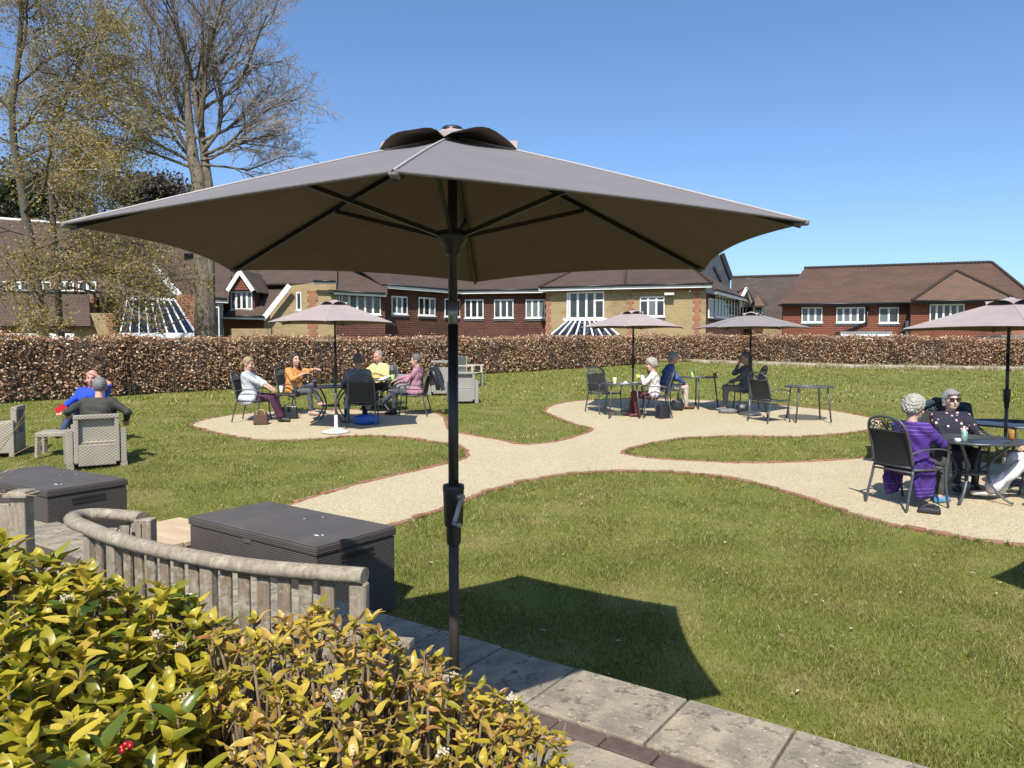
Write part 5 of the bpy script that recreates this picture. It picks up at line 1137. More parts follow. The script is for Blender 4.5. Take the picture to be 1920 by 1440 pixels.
m = MB(); m.tube([F3.p(.9, ZR2 + .02, -3.55), F3.p(F3.L() - .6, ZR2 + .02, -3.55)], .11, 8); m.build('ridge_tiles', M['lead'], B2)
for A_, B_ in ((F4.p(F4.L() + .3, 5.10, .45), F4.p(F4.L() - 1.15, ZR2 + .16, -3.6)), (F3.p(F3.L() - .1, 5.10, .45), F3.p(F3.L() - .7, ZR2 + .04, -3.6)), (F3.p(-.3, 5.1, .45), F3.p(1.1, ZR2 + .04, -3.6))):
    m = MB(); 
    for i in range(16): p = A_.lerp(B_, i / 16); q = A_.lerp(B_, (i + .9) / 16); m.tube([p, q], [.10, .075], 6)
    m.build('hip_tiles', M['roof_hip'], B2)
fascia(B2, F3.p(-.3, 5.05, .42), F3.p(F3.L() + .05, 5.05, .42)); fascia(B2, F4.p(-.05, 5.05, .42), F4.p(F4.L() + .28, 5.05, .42))
fl = empty('floodlight', (0, 0, 0)); u_, z_ = F4.uz(1256, 552); fl.parent = B2
m = MB(); fbox(m, F4, u_ - .28, u_ + .24, z_ - .06, z_ + .07, .1, .42); m.build('lamp_head', M['base_white'], fl); m = MB(); fbox(m, F4, u_ - .05, u_ + .05, z_ - .1, z_ + .03, .0, .1); m.build('bracket', M['black_metal'], fl)
u_, z_ = F4.uz(1292, 548); m = MB(); m.tube([F4.p(u_, z_, .02), F4.p(u_ + .05, z_ + .05, .3)], .05, 8); m.build('security_camera', M['base_white'], B2)
# return wall and corner bay with many lights
B3 = bld('corner_bay_block', 'corner block with a long white bay window under a brown hipped roof')
a, b = at(1324, 560, 41.0), at(1392, 560, 47.0); F5 = Facade(a, b); wall(F5, ZG, 4.6, M['tile_dark'], B3)
window(F5, 1328, 560, 1339, 597, B3, 1, (), None, False); window(F5, 1341, 557, 1381, 597, B3, 7, (), None, True); window(F5, 1386, 566, 1404, 592, B3, 3, (), None, True)
poly('roof', M['roof'], [F5.p(-.1, 4.75, .5), F5.p(F5.L() + .1, 4.62, .5), F5.p(F5.L() - .6, 6.5, -2.6), F4.p(F4.L() - 1.1, ZR2 + .1, -3.7)], B3, .1)
fascia(B3, F5.p(.1, 4.75, .48), F5.p(F5.L(), 4.63, .48))
g5 = [at(1386, 566, 45.5), at(1408, 566, 46.2), at(1399, 540, 45.8)]; poly('gable', M['tile_red'], g5, B3, .3)
for A_, B_ in ((g5[0], g5[2]), (g5[2], g5[1])): m = MB(); m.bar(A_ + Vector((0, -.1, 0)), B_ + Vector((0, -.1, 0)), .1, .16); m.build('barge_board', M['white_paint'], B3)
poly('dormer_roof', M['roof_dark'], [g5[2] + Vector((0, -.2, .05)), g5[1] + Vector((.2, -.2, 0)), g5[1] + Vector((1.5, 4, .4)), g5[2] + Vector((.6, 4, .1))], B3, .1)
# dark gable behind
B4 = bld('slate_gable', 'dark slate-hung gable peeking over the middle roof beneath the parasol edge')
g6 = [at(1300, 530, 60), at(1369, 520, 60), at(1352, 478, 60), at(1336, 478, 60)]; poly('gable_wall', M['slate'], g6, B4, 3.)
m = MB(); m.bar(g6[1] + Vector((.1, -.15, -.2)), g6[2] + Vector((.05, -.15, .1)), .2, .3); m.bar(g6[1] + Vector((-.75, -.12, -.2)), g6[2] + Vector((-.6, -.12, -.9)), .1, .16); m.build('barge_board', M['black_metal'], B4)
poly('wall', M['slate'], [at(1290, 640, 60), at(1369, 640, 60), g6[1], g6[0]], B4, 3.)
# ---- link range with dark roof and small turret
B5 = bld('dark_roof_range', 'range with a dark tiled roof between the corner bay and the red house')
poly('roof', M['roof_dark'], [at(1372, 606, 48.5), at(1478, 606, 49.5), at(1512, 517, 55), at(1372, 521, 54)], B5, .12)
m = MB(); A_, B_ = at(1372, 520, 54), at(1508, 516, 55)
for i in range(30): p, q = A_.lerp(B_, i / 30), A_.lerp(B_, (i + .92) / 30); m.tube([p, q], [.12, .10], 6)
m.build('ridge_tiles', M['roof_hip'], B5)
poly('wall', M['yellow_brick'], [at(1372, 660, 48.3), at(1478, 660, 49.3), at(1478, 605, 49.3), at(1372, 605, 48.3)], B5, .3)
tw = [at(1411, 575, 47), at(1432, 575, 47), at(1441, 575, 48.2)]; ap = at(1421, 552, 48)
FT = Facade(at(1410, 590, 47), at(1431, 590, 47)); wall(FT, 2.6, tw[0].z, M['tile_dark'], B5, 1.5); window(FT, 1412, 574, 1429, 592, B5, 1, (), None, False)
poly('turret_roof', M['roof_hip'], [at(1407, 573, 46.6), at(1433, 573, 46.6), ap], B5, .06); poly('turret_roof', M['roof'], [at(1433, 573, 46.6), at(1442, 571, 48.4), ap], B5, .06)
# ---- right red tile-hung house
B6 = bld('red_tile_house', 'red tile-hung house with a big brown roof at the right')
ZE = 4.22; a, b = at(1468, 575, 45.2), at(1712, 575, 43.8); F6 = Facade(a, b); wall(F6, ZG, ZE, M['tile_red'], B6)
u0_, zz0 = F6.uz(1686, 576); u1_, _ = F6.uz(1709, 576); poly('tile_patch', M['tile_dark'], [F6.p(u0_, 2.2, .02), F6.p(u1_, 2.2, .02), F6.p(u1_, 4.15, .02), F6.p(u0_, 4.15, .02)], B6, .019)
window(F6, 1503, 576, 1541, 605, B6, 3, (0, 1, 2)); window(F6, 1568, 576, 1621, 605, B6, 4, (0, 1, 2)); window(F6, 1648, 576, 1684, 606, B6, 2, (0,))
c = at(1708, 570, 42.6); d = at(1900, 570, 41.6); F7 = Facade(c, d); wall(F7, ZG, ZE - .05, M['tile_red'], B6); window(F7, 1743, 570, 1807, 604, B6, 5, ())
rl, rr = at(1508, 503.5, 49.6), at(1859, 492.5, 46.9)
poly('roof', M['roof_warm'], [F6.p(-.35, ZE, .4), F6.p(F6.L() + 6.4, ZE, .4), rr, rl], B6, .12)
poly('roof', M['roof_hip'], [F6.p(F6.L() + 6.4, ZE, .4), Vector((rr.x + 3.2, rr.y + 3.5, ZE)), rr], B6, .12)
hp0, hp1, hpa = F7.p(-.1, ZE + .02, .45), F7.p(5.2, ZE + .02, .45), at(1792, 508, 45.7)
poly('hip_roof', M['roof_hip'], [hp0, hp1, hpa], B6, .1); poly('hip_roof', M['roof'], [hp1, F7.p(5.4, ZE + .05, -1.5), at(1800, 510, 47), hpa], B6, .1)
poly('hip_roof', M['roof_warm'], [F6.p(F6.L() - .2, ZE + .02, .42), hp0, hpa], B6, .06)
for A_, B_ in ((hp0, hpa), (hp1, hpa), (F6.p(F6.L() + 6.4, ZE, .4), rr)):
    m = MB()
    for i in range(22): p = A_.lerp(B_, i / 22); q = A_.lerp(B_, (i + .9) / 22); m.tube([p + Vector((0, -.03, .05)), q + Vector((0, -.03, .05))], [.10, .075], 6)
    m.build('hip_tiles', M['roof_hip'], B6)
m = MB()
for i in range(46): p = rl.lerp(rr, i / 46); q = rl.lerp(rr, (i + .93) / 46); m.tube([p + Vector((0, 0, .03)), q + Vector((0, 0, .03))], [.11, .10], 6)
m.build('ridge_tiles', M['roof_dark'], B6)
fascia(B6, F6.p(-.2, ZE - .02, .36), F6.p(F6.L(), ZE - .02, .36), .12, .05, 'black_metal'); fascia(B6, F7.p(0, ZE, .42), F7.p(5.2, ZE, .42), .12, .05, 'black_metal')
m = MB(); q = [F6.uz(1626, 577), F6.uz(1625, 604), F6.uz(1572, 627)]; m.tube([F6.p(u, z, .12) for u, z in q], .055, 6); m.build('downpipe', M['black_metal'], B6)
u0_, z0_ = F6.uz(1565, 632); u1_, z1_ = F6.uz(1660, 627); m = MB(); fbox(m, F6, u0_, u1_, z0_ - .4, z0_ + .12, .1, 1.6); m.build('porch_fascia', M['white_paint'], B6); m = MB(); fbox(m, F6, u0_, u1_, z0_ + .121, z0_ + .30, .1, 1.4); m.build('porch_roof', M['lead'], B6)
u0_, z0_ = F6.uz(1697, 602); m = MB(); fbox(m, F6, u0_ - .06, u0_ + .08, 1.2, z0_, .3, .42); m.build('door_post', M['white_paint'], B6)
poly('wall', M['red_brick'], [F6.p(-.02, ZG, .03), F6.p(F6.L(), ZG, .03), F6.p(F6.L(), 2.05, .03), F6.p(-.02, 2.05, .03)], B6, .028)
# far right roof and a white cabin
B7 = bld('far_right_house', 'sliver of a red tiled roof beyond the right house'); poly('roof', M['roof_hip'], [at(1872, 575, 60), at(1990, 575, 60), at(1985, 536, 64), at(1880, 536, 64)], B7, .15); poly('wall', M['red_brick'], [at(1872, 650, 60), at(1990, 650, 60), at(1990, 574, 60), at(1872, 574, 60)], B7, .3)
m = MB(); q = at(1900, 640, 36); cabin = empty('white_cabin', (q.x, q.y, 0)); tag(cabin, 'white cabin with a green end just above the right hedge', 'cabin'); m.box((0, 0, 1.05), (2.2, 1.6, 2.1)); m.build('cabin_wall', M['white_paint'], cabin); m = MB(); m.box((-.99, -.86, 1.95), (.28, .1, .36)); m.build('cabin_end', pm('green_paint', (.02, .16, .08), (.015, .12, .06), 5, .5), cabin); m = MB(); m.box((0, 0, 2.15), (2.3, 1.7, .08)); m.build('cabin_roof', M['lead'], cabin)
# ---- gabled yellow brick house left of the wing
B8 = bld('gabled_brick_house', 'yellow brick house with a small gabled dormer and white barge boards')
F8 = Facade(at(490, 560, 39.5), at(630, 560, 39.5)); ctop = 5.05
poly('wall', M['yellow_brick'], [F8.p(0, ZG), F8.p(F8.L(), ZG), F8.p(F8.L(), ctop), at(588, 530, 39.5), at(543, 536, 39.5), at(495, 597, 39.5)], B8, .25)
quoin(F8, 580, 592, 545, 640, B8); window(F8, 556, 548, 566, 582, B8, 1, (), None, True)
m = MB(); m.bar(at(493, 599, 39.1), at(543, 535, 39.1), .1, .26); m.build('barge_board', M['white_paint'], B8)
poly('catslide_roof', M['roof_left'], [at(420, 593, 39.0), at(497, 595, 39.0), at(545, 532, 41.5), at(474, 524, 42.8)], B8, .1)
fascia(B8, at(418, 592, 39), at(497, 594, 39), .16)
FD = Facade(at(430, 560, 39.6), at(478, 560, 39.6)); wall(FD, 3.2, 4.9, M['tile_dark'], B8, .8); window(FD, 433, 546, 474, 581, B8, 4, (0, 3), None, True)
gd = [at(428, 544, 39.3), at(476, 544, 39.3), at(451, 508, 39.3)]; poly('dormer_gable', M['tile_red'], gd, B8, .2)
for A_, B_ in ((gd[0], gd[2]), (gd[2], gd[1])): m = MB(); m.bar(A_ + Vector((0, -.12, -.05)), B_ + Vector((0, -.12, -.05)), .1, .2); m.build('barge_board', M['white_paint'], B8)
poly('dormer_roof', M['roof_left'], [gd[2] + Vector((0, -.1, .1)), gd[1] + Vector((.3, -.1, -.1)), gd[1] + Vector((.4, 3, -.1)), gd[2] + Vector((.1, 3, .1))], B8, .1); poly('dormer_roof', M['roof_left'], [gd[0] + Vector((-.3, -.1, -.1)), gd[2] + Vector((0, -.1, .1)), gd[2] + Vector((0, 3, .1)), gd[0] + Vector((-.3, 3, -.1))], B8, .1)
poly('wall', M['red_brick'], [at(412, 660, 40.5), at(500, 660, 40.5), at(500, 590, 40.5), at(412, 590, 40.5)], B8, .3)
poly('wall', M['yellow_brick'], [at(432, 662, 38.8), at(508, 662, 38.8), at(508, 616, 38.8), at(432, 616, 38.8)], B8, .25)
poly('roof', M['roof_left'], [at(500, 532, 41), at(632, 530, 40), at(632, 490, 44), at(470, 490, 45)], B8, .1); fascia(B8, at(588, 527, 39.1), at(630, 528, 39.1), .14)
poly('roof', M['roof_left'], [at(618, 546, 39.2), at(726, 552, 39.6), at(728, 508, 43.5), at(596, 506, 43.2)], B8, .1)
# bay with white windows
F9 = Facade(at(630, 560, 39.6), at(722, 560, 40.1)); wall(F9, ZG, 4.6, M['tile_dark'], B8, .3); window(F9, 640, 551, 714, 590, B8, 5, (1,), {0: .0}, True); window(F9, 629, 549, 638, 588, B8, 1, (), None, False)
fascia(B8, at(626, 546, 39.2), at(724, 551, 39.6), .16)
poly('roof', M['roof_left'], [at(320, 560, 45.5), at(660, 560, 45.5), at(660, 470, 49), at(320, 425, 50)], B8, .12)
# ---- left building behind the trees: mansard skirt, glazed lean-to, big roof
B9 = bld('left_roofed_building', 'building behind the two trees with big tiled roof and glass lean-to')
poly('roof', M['roof_left'], [at(-60, 556, 36), at(345, 556, 38), at(345, 420, 47), at(-60, 405, 46)], B9, .12); poly('roof', M['roof_left'], [at(334, 556, 37.6), at(428, 562, 38.2), at(440, 470, 45), at(290, 500, 41)], B9, .12)
fascia(B9, at(335, 556, 37.4), at(428, 561, 38), .2); m = MB(); m.bar(at(288, 499, 40.8), at(338, 556, 37.4), .1, .34); m.build('barge_board', M['white_paint'], B9)
m = MB(); m.bar(at(-60, 408, 46), at(160, 426, 46), .3, .35); m.build('ridge_capping', M['white_paint'], B9)
F10 = Facade(at(-60, 560, 35.4), at(175, 560, 36)); wall(F10, ZG, 4.6, M['red_brick'], B9, .3)
for x0 in range(-20, 160, 42): window(F10, x0, 528, x0 + 34, 547, B9, 2, (), None, False, out=.02)
fascia(B9, at(-60, 545, 35.1), at(166, 549, 35.6), .22)
poly('skirt_roof', M['roof_left'], [at(-60, 611, 33.6), at(170, 611, 34.2), at(166, 551, 35.5), at(-60, 549, 35.1)], B9, .1)
F11 = Facade(at(138, 600, 34.6), at(212, 600, 35)); wall(F11, ZG, 3.2, M['yellow_brick'], B9, .3); quoin(F11, 203, 211, 590, 640, B9)
u_, z_ = F11.uz(170, 622); sg = MB(); sg.lathe([(.16, -.01), (.16, .01)], n=8, sm=False); so_ = sg.build('octagonal_plaque', M['tan_leather'], B9); p = F11.p(u_, z_, .03); so_.location = p; so_.rotation_euler = (R(90), 0, 0)
F12 = Facade(at(330, 600, 37), at(372, 600, 37.2)); wall(F12, ZG, 4.2, M['red_brick'], B9, .3)
gtl, gtr, gbl, gbr = at(240, 560, 37), at(327, 562, 37), at(226, 627, 34.5), at(368, 627, 34.5); gg = poly('glazed_roof', M['glass_roof'], [gbl, gbr, gtr, gtl], B9, .05)
for k in range(9):
    t = k / 8; m = MB(); m.bar(gbl.lerp(gbr, t) + Vector((0, -.03, .03)), gtl.lerp(gtr, t) + Vector((0, -.03, .03)), .055, .07); m.build('glazing_bar', M['white_paint'], gg)
m = MB(); m.bar(gbl + Vector((0, -.06, -.06)), gbr + Vector((0, -.06, -.06)), .12, .26); m.build('eaves_beam', M['white_paint'], gg); m = MB(); m.bar(gtl, gtr, .12, .16); m.build('top_beam', M['white_paint'], gg)
poly('wall', M['glass'], [Vector((gbl.x, gbl.y, ZG)), Vector((gbr.x, gbr.y, ZG)), gbr - Vector((0, 0, .2)), gbl - Vector((0, 0, .2))], B9, .1)
poly('wall', M['red_brick'], [at(160, 660, 39.5), at(340, 660, 39.5), at(340, 535, 39.5), at(160, 535, 39.5)], B9, .2)
poly('wall', M['tile_dark'], [at(392, 660, 42), at(440, 660, 42), at(440, 520, 42), at(392, 520, 42)], B9, .2)
F13 = Facade(at(398, 600, 38), at(418, 600, 38)); wall(F13, ZG, 3.9, M['glass'], B9, .1); window(F13, 400, 575, 413, 640, B9, 1, (), None, False)
m = MB(); m.bar(at(-60, 631, 33.5), at(140, 631, 33.8), .1, .28); m.build('white_board', M['white_paint'], B9)
# ================================================================ HEDGES, TREES, SHRUBS
def leaf_mat(name, stops, rough=.5, trans=.25, wob=.25, shine=.4, back=None):
    m = NT(name); v = m.obj(); rn = m.n('ShaderNodeObjectInfo').outputs['Random']; ge = m.n('ShaderNodeNewGeometry')
    c = m.ramp(m.math('FRACT', m.math('ADD', ge.outputs['Random Per Island'], rn)), stops)
    c = m.mix(wob, c, m.ramp(m.noise(v, 3., 4), [(.35, tuple(x * .6 for x in stops[0][1])), (.65, stops[-1][1])]))
    m.col(c); m.set(Roughness=rough); m.p.inputs['Specular IOR Level'].default_value = shine
    tr = m.n('ShaderNodeBsdfTranslucent'); m.l(c, tr.inputs[0]); ms = m.n('ShaderNodeMixShader'); ms.inputs[0].default_value = trans
    m.l(m.p.outputs[0], ms.inputs[1]); m.l(tr.outputs[0], ms.inputs[2]); m.l(ms.outputs[0], m.out.inputs[0]); return m.m
M['beech_leaf'] = leaf_mat('dry_beech_leaf', [(0, (.14, .058, .028)), (.35, (.30, .145, .070)), (.7, (.47, .28, .145)), (.9, (.64, .46, .29)), (1, (.76, .63, .48))], .5, .12, .12)
M['twig'] = pm('twig', (.10, .07, .05), (.05, .035, .026), 8, .9)
def quads(C, T, U, ln, wd):            # leaf kites: centre C, axis T, side U
    n = len(C); V = np.empty((n, 4, 3), np.float32); ln = ln[:, None]; wd = wd[:, None]
    V[:, 0] = C - T * ln / 2; V[:, 1] = C + U * wd / 2; V[:, 2] = C + T * ln / 2; V[:, 3] = C - U * wd / 2
    return V.reshape(-1, 3), np.arange(n * 4).reshape(-1, 4)
def rdir(rg, n):
    d = rg.normal(0, 1, (n, 3)); return d / np.linalg.norm(d, axis=1)[:, None]
def hedge(label, pts, tops, thick, seed, n_leaf):
    rg = np.random.default_rng(seed); pts = [np.array(p, float) for p in pts]
    root = empty('beech_hedge', (pts[0][0], pts[0][1], lz(*pts[0]))); tag(root, label, 'hedge')
    inv = -np.array([pts[0][0], pts[0][1], lz(*pts[0])])
    seg = [np.linalg.norm(b - a) for a, b in zip(pts[:-1], pts[1:])]; tot = sum(seg)
    core = MB(); Cs = []; Ts = []
    for (a, b, L_, z0, z1) in zip(pts[:-1], pts[1:], seg, tops[:-1], tops[1:]):
        d = (b - a) / L_; n = np.array([d[1], -d[0]])                      # towards the camera
        k = int(n_leaf * L_ / tot); u = rg.uniform(-.1, L_ + .1, k); w_ = np.where(rg.random(k) < .74, np.abs(rg.normal(0, .10, k)), rg.uniform(0, thick, k))
        wob = .05 * np.sin(u * 1.7 + seed) + .04 * np.sin(u * 4.1)
        t = np.clip(u / L_, 0, 1); zt = z0 + (z1 - z0) * t + .03 * np.sin(u * 1.1 + seed) + .025 * np.sin(u * 3.3 + 1) + .015 * np.sin(u * 9.); zb = np.array([lz(*(a + d * q)) for q in u])
        hgt = zt - zb; top = rg.random(k) < .22; v = rg.random(k) ** .95
        z = np.where(top, zt + rg.normal(0, .028, k) + (rg.random(k) < .03) * rg.uniform(0, .14, k), zb + .05 + v * (hgt - .03)); w_ = np.where(top, rg.uniform(0, thick, k), w_)
        XY = a + u[:, None] * d + (wob - w_)[:, None] * n
        thin = np.sin(u * 2.3 + 1) * np.sin(u * .9 + 2 * z + seed)
        keep = (rg.random(k) < .70 + .45 * thin) & ((z - zb > .28) | (rg.random(k) < .62))
        Cs.append(np.column_stack([XY, z])[keep])
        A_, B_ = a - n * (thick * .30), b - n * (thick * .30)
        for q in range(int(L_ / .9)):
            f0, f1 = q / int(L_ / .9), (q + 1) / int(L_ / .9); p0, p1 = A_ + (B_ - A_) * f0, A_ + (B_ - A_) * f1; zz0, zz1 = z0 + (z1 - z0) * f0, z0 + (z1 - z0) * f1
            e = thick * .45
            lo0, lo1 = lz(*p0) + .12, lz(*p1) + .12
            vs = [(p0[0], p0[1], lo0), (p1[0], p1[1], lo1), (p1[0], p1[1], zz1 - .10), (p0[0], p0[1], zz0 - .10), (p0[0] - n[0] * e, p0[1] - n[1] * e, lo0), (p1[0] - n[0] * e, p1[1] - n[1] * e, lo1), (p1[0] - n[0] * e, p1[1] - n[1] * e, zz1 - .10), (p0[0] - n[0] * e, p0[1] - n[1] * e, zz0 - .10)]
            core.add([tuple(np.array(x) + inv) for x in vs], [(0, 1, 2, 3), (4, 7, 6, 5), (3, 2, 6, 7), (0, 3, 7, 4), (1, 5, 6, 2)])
        tw = MB()
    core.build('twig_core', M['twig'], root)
    C = np.concatenate(Cs) + inv; n = len(C); T = rdir(rg, n); T[:, 2] = T[:, 2] * .6 - .35; T /= np.linalg.norm(T, axis=1)[:, None]; U = np.cross(T, rdir(rg, n)); U /= np.linalg.norm(U, axis=1)[:, None]
    sc = rg.uniform(.6, 1.35, n); V, F = quads(C, T, U, .070 * sc, .042 * sc)
    tag(link('dry_leaves', fastmesh('dry_leaves', V, F, M['beech_leaf']), root), kind='stuff')
    # twigs and stems
    tm = MB(); 
    for _ in range(int(tot * 16)):
        t = rg.uniform(0, tot); i = 0
        while t > seg[i]: t -= seg[i]; i += 1
        a, b = pts[i], pts[i + 1]; d = (b - a) / seg[i]; n_ = np.array([d[1], -d[0]]); p = a + d * t - n_ * rg.uniform(.0, .3); z0 = lz(*p); zt = tops[i] + (tops[i + 1] - tops[i]) * t / seg[i]
        q = np.array([p[0], p[1], z0]) + inv; e = np.array([rg.normal(0, .12), rg.normal(0, .12), (zt - z0) * rg.uniform(.75, 1.06)]); tm.tube([q, q + e * .5 + np.array([rg.normal(0, .06), rg.normal(0, .06), 0]), q + e], [.012, .008, .004], 4, caps=False)
    tag(tm.build('twigs', M['twig'], root), kind='stuff'); return root
hedge('long clipped beech hedge with dry brown leaves running behind the left tables', [(-17.0, 14.4), (-12.34, 17.95), (-10.3, 19.6), (-1.81, 25.9), (6.3, 32.0)], [1.82, 1.82, 1.83, 1.90, 2.10], .9, 3, 100000)
hedge('clipped beech hedge with dry brown leaves along the far right lawn', [(6.5, 33.3), (9.0, 33.0), (13.8, 30.3), (19.7, 29.1), (26, 28.6)], [2.14, 2.12, 2.06, 1.92, 1.9], .9, 5, 62000)
# timber edging board and dry grass before the right hedge
ed = empty('timber_edging', (8.0, 32.2, lz(8, 32.2))); tag(ed, 'pale timber edging boards along the foot of the right hedge', 'edging')
ep = [(7.9, 32.6), (10.5, 31.4), (13.6, 29.6), (16.6, 28.9), (19.6, 28.35), (22.5, 28.0)]
for a, b in zip(ep[:-1], ep[1:]):
    m = MB(); m.bar((a[0] - 8, a[1] - 32.2, lz(*a) + .07 - ed.location.z), (b[0] - 8, b[1] - 32.2, lz(*b) + .07 - ed.location.z), .04, .14); m.build('board', M['teak_pale'], ed)
rg = np.random.default_rng(31); n = 9000; t = rg.uniform(0, len(ep) - 1.001, n); i = t.astype(int); f = t - i; E0 = np.array(ep); XY = E0[i] + (E0[i + 1] - E0[i]) * f[:, None] + np.column_stack([rg.normal(0, .1, n), rg.normal(-.12, .22, n)])
cl = .5 + .5 * np.sin(t * 9) * np.sin(t * 23 + 1); keep = rg.random(n) < .35 + .65 * cl; XY = XY[keep]; cl = cl[keep]; n = len(XY); hh = rg.uniform(.08, .2, n) * (.5 + cl); a = rg.uniform(0, 6.28, n); V = np.empty((n, 3, 3)); z = LA + LB * XY[:, 1]
V[:, 0] = np.column_stack([XY[:, 0] - .012 * np.cos(a), XY[:, 1] - .012 * np.sin(a), z]); V[:, 1] = np.column_stack([XY[:, 0] + .012 * np.cos(a), XY[:, 1] + .012 * np.sin(a), z]); V[:, 2] = np.column_stack([XY + rg.normal(0, .07, (n, 2)), z + hh])
M['dry_grass'] = leaf_mat('dry_grass', [(0, (.20, .18, .07)), (.5, (.36, .30, .16)), (1, (.50, .44, .28))], .7, .2, .1)
tag(link('dry_grass', fastmesh('dry_grass', V.reshape(-1, 3), np.arange(3 * n).reshape(-1, 3), M['dry_grass'])), 'straw-coloured dry grass tufts at the foot of the right hedge', 'grass', kind='stuff')
# ---------------------------------------------------------------- trees
class Tree:
    def __init__(s, seed): s.rg = np.random.default_rng(seed); s.tips = []; s.tw = MB(); s.limb = MB(); s.thin = []
    def grow(s, p, d, L_, r, lev, maxlev, spread, bend, upw, kids, shrink=.72):
        rg = s.rg; n = 6 if lev < 2 else (4 if lev < 4 else 3); pts = [p]; rs = [r]; dirs = [d]
        for i in range(n):
            d = d + rg.normal(0, bend, 3) + np.array([0, 0, upw]); d = d / np.linalg.norm(d); p = p + d * L_ / n; pts.append(p); rs.append(r * (1 - (.55 if lev < maxlev else .75) * (i + 1) / n)); dirs.append(d)
        if r > .02: s.limb.tube(pts, rs, 8 if r > .1 else (6 if r > .03 else 4), caps=False)
        else: s.thin.append((np.array(pts), np.array(rs)))
        if lev >= maxlev: s.tips += [(q, dd) for q, dd in zip(pts[1:], dirs[1:])]; return
        if lev >= maxlev - 1: s.tips += [(q, dd) for q, dd in zip(pts[2:], dirs[2:])]
        k = kids[lev] if lev < len(kids) else 3
        for j in range(k):
            t = (j + rg.uniform(.1, .9)) / k; t = .10 + .90 * t; i = min(int(t * n), n - 1); q = pts[i] + (pts[i + 1] - pts[i]) * (t * n - i)
            ax = rdir(rg, 1)[0]; ax = ax - dirs[i] * (ax @ dirs[i]); ax /= np.linalg.norm(ax); an = spread * rg.uniform(.6, 1.25); nd = dirs[i] * math.cos(an) + ax * math.sin(an)
            s.grow(q, nd / np.linalg.norm(nd), L_ * shrink * rg.uniform(.65, 1.1) * (1 - .25 * t), max(rs[i] * .56, .0075), lev + 1, maxlev, spread, bend * 1.1, upw, kids, shrink)
    def thin_mesh(s, name, mat):
        V = []; F = []; o = 0
        for pts, rs in s.thin:
            m = len(pts); tg = np.gradient(pts, axis=0); tg /= np.linalg.norm(tg, axis=1)[:, None] + 1e-9; a = np.cross(tg, [.3, .9, .2]); a /= np.linalg.norm(a, axis=1)[:, None] + 1e-9; b = np.cross(tg, a)
            for k in range(3): an = k * 2.094; V.append(pts + (a * math.cos(an) + b * math.sin(an)) * rs[:, None])
            for i in range(m - 1):
                for k in range(3): k2 = (k + 1) % 3; F.append((o + k * m + i, o + k2 * m + i, o + k2 * m + i + 1, o + k * m + i + 1))
            o += 3 * m
        return fastmesh(name, np.concatenate(V), np.array(F), mat)
def bare_tree():
    x, y = at(384, 620, 26.0).x, 26.0; z = lz(x, y) + .0; root = empty('bare_tree', (x, y, z)); tag(root, 'tall leafless tree with grey spreading branches behind the left hedge', 'tree')
    t = Tree(5); S_ = 26 / 1400.
    # trunk forks low into several upright leaders read off the photograph
    def q(px, py, dy=0): v_ = at(px, py, y); return np.array([v_.x - x, dy, v_.z - z])
    t.limb.tube([(-.02, 0, -.1), (0, 0, .3), (-.02, 0, 2.2), (-.04, .02, 4.2), q(372, 330), q(362, 300), q(357, 250), q(352, 190), q(350, 120), q(344, 40)], [.42, .35, .32, .29, .25, .2, .15, .11, .075, .03], 12, caps=False)
    t.limb.tube([(.14, .05, -.1), (.16, .05, 2.0), (.16, .05, 4.4), q(388, 345, .1), q(380, 290, .15), q(372, 235, .2), q(368, 170, .25), q(374, 100, .3), q(372, 20, .3)], [.24, .21, .19, .17, .14, .12, .10, .07, .03], 10, caps=False)
    leaders = [((362, 300), (345, 250), .10, 3.2, (-.35, -.2, 1)), ((362, 300), (330, 270), .085, 3.0, (-.9, .2, .8)), ((362, 305), (300, 270), .08, 3.0, (-1, -.3, .35)), ((372, 235), (360, 150), .13, 3.6, (-.08, .1, 1)), ((372, 235), (385, 160), .10, 3.4, (.25, -.2, 1)), ((380, 285), (420, 230), .10, 3.3, (.75, .2, .9)), ((382, 290), (450, 270), .085, 3.0, (1, -.3, .45)), ((375, 300), (430, 285), .07, 2.8, (1, .4, .2)), ((366, 290), (350, 200), .10, 3.2, (-.3, .5, 1)), ((372, 250), (400, 200), .09, 3.2, (.45, -.5, 1)), ((372, 260), (310, 220), .07, 3.0, (-.8, -.5, .7)), ((378, 310), (440, 310), .06, 2.4, (1, 0, .1)), ((364, 315), (290, 290), .07, 3.0, (-1, .1, .12)), ((372, 170), (420, 90), .08, 3.2, (.6, .2, 1)), ((374, 210), (455, 150), .08, 3.4, (.9, -.2, .7)), ((378, 265), (455, 222), .08, 3.0, (1, .3, .5)), ((352, 190), (300, 110), .07, 3.2, (-.6, -.2, 1)), ((356, 240), (270, 170), .07, 3.2, (-.9, .3, .6)), ((380, 300), (455, 288), .06, 2.6, (1, -.2, .25)), ((372, 100), (400, 20), .06, 2.8, (.4, .1, 1))]
    for (a, b, r, L_, d) in leaders:
        A_, B_ = q(*a), q(*b); dd = np.array(d, float); dd /= np.linalg.norm(dd); mid = A_ * .5 + B_ * .5 + np.array([0, dd[1] * .3, 0]); B_ = B_ + np.array([0, dd[1] * .8, 0]); B_ = A_ * .5 + mid * .5; t.limb.tube([A_, A_ * .5 + B_ * .5, B_], [r * .5, r * .85, r * .78], 8, caps=False); L_ = L_ + np.linalg.norm(mid - B_) * 1.2
        t.grow(B_, dd, L_ * (1.2 if dd[0] < .3 else .95), r * .72, 1, 5, .60, .15, .045, [0, 8, 7, 4, 3], .66)
    t.limb.build('trunk', M['bark'], root); tag(link('twigs', t.thin_mesh('twigs', M['twig_grey']), root), kind='stuff')
    return root
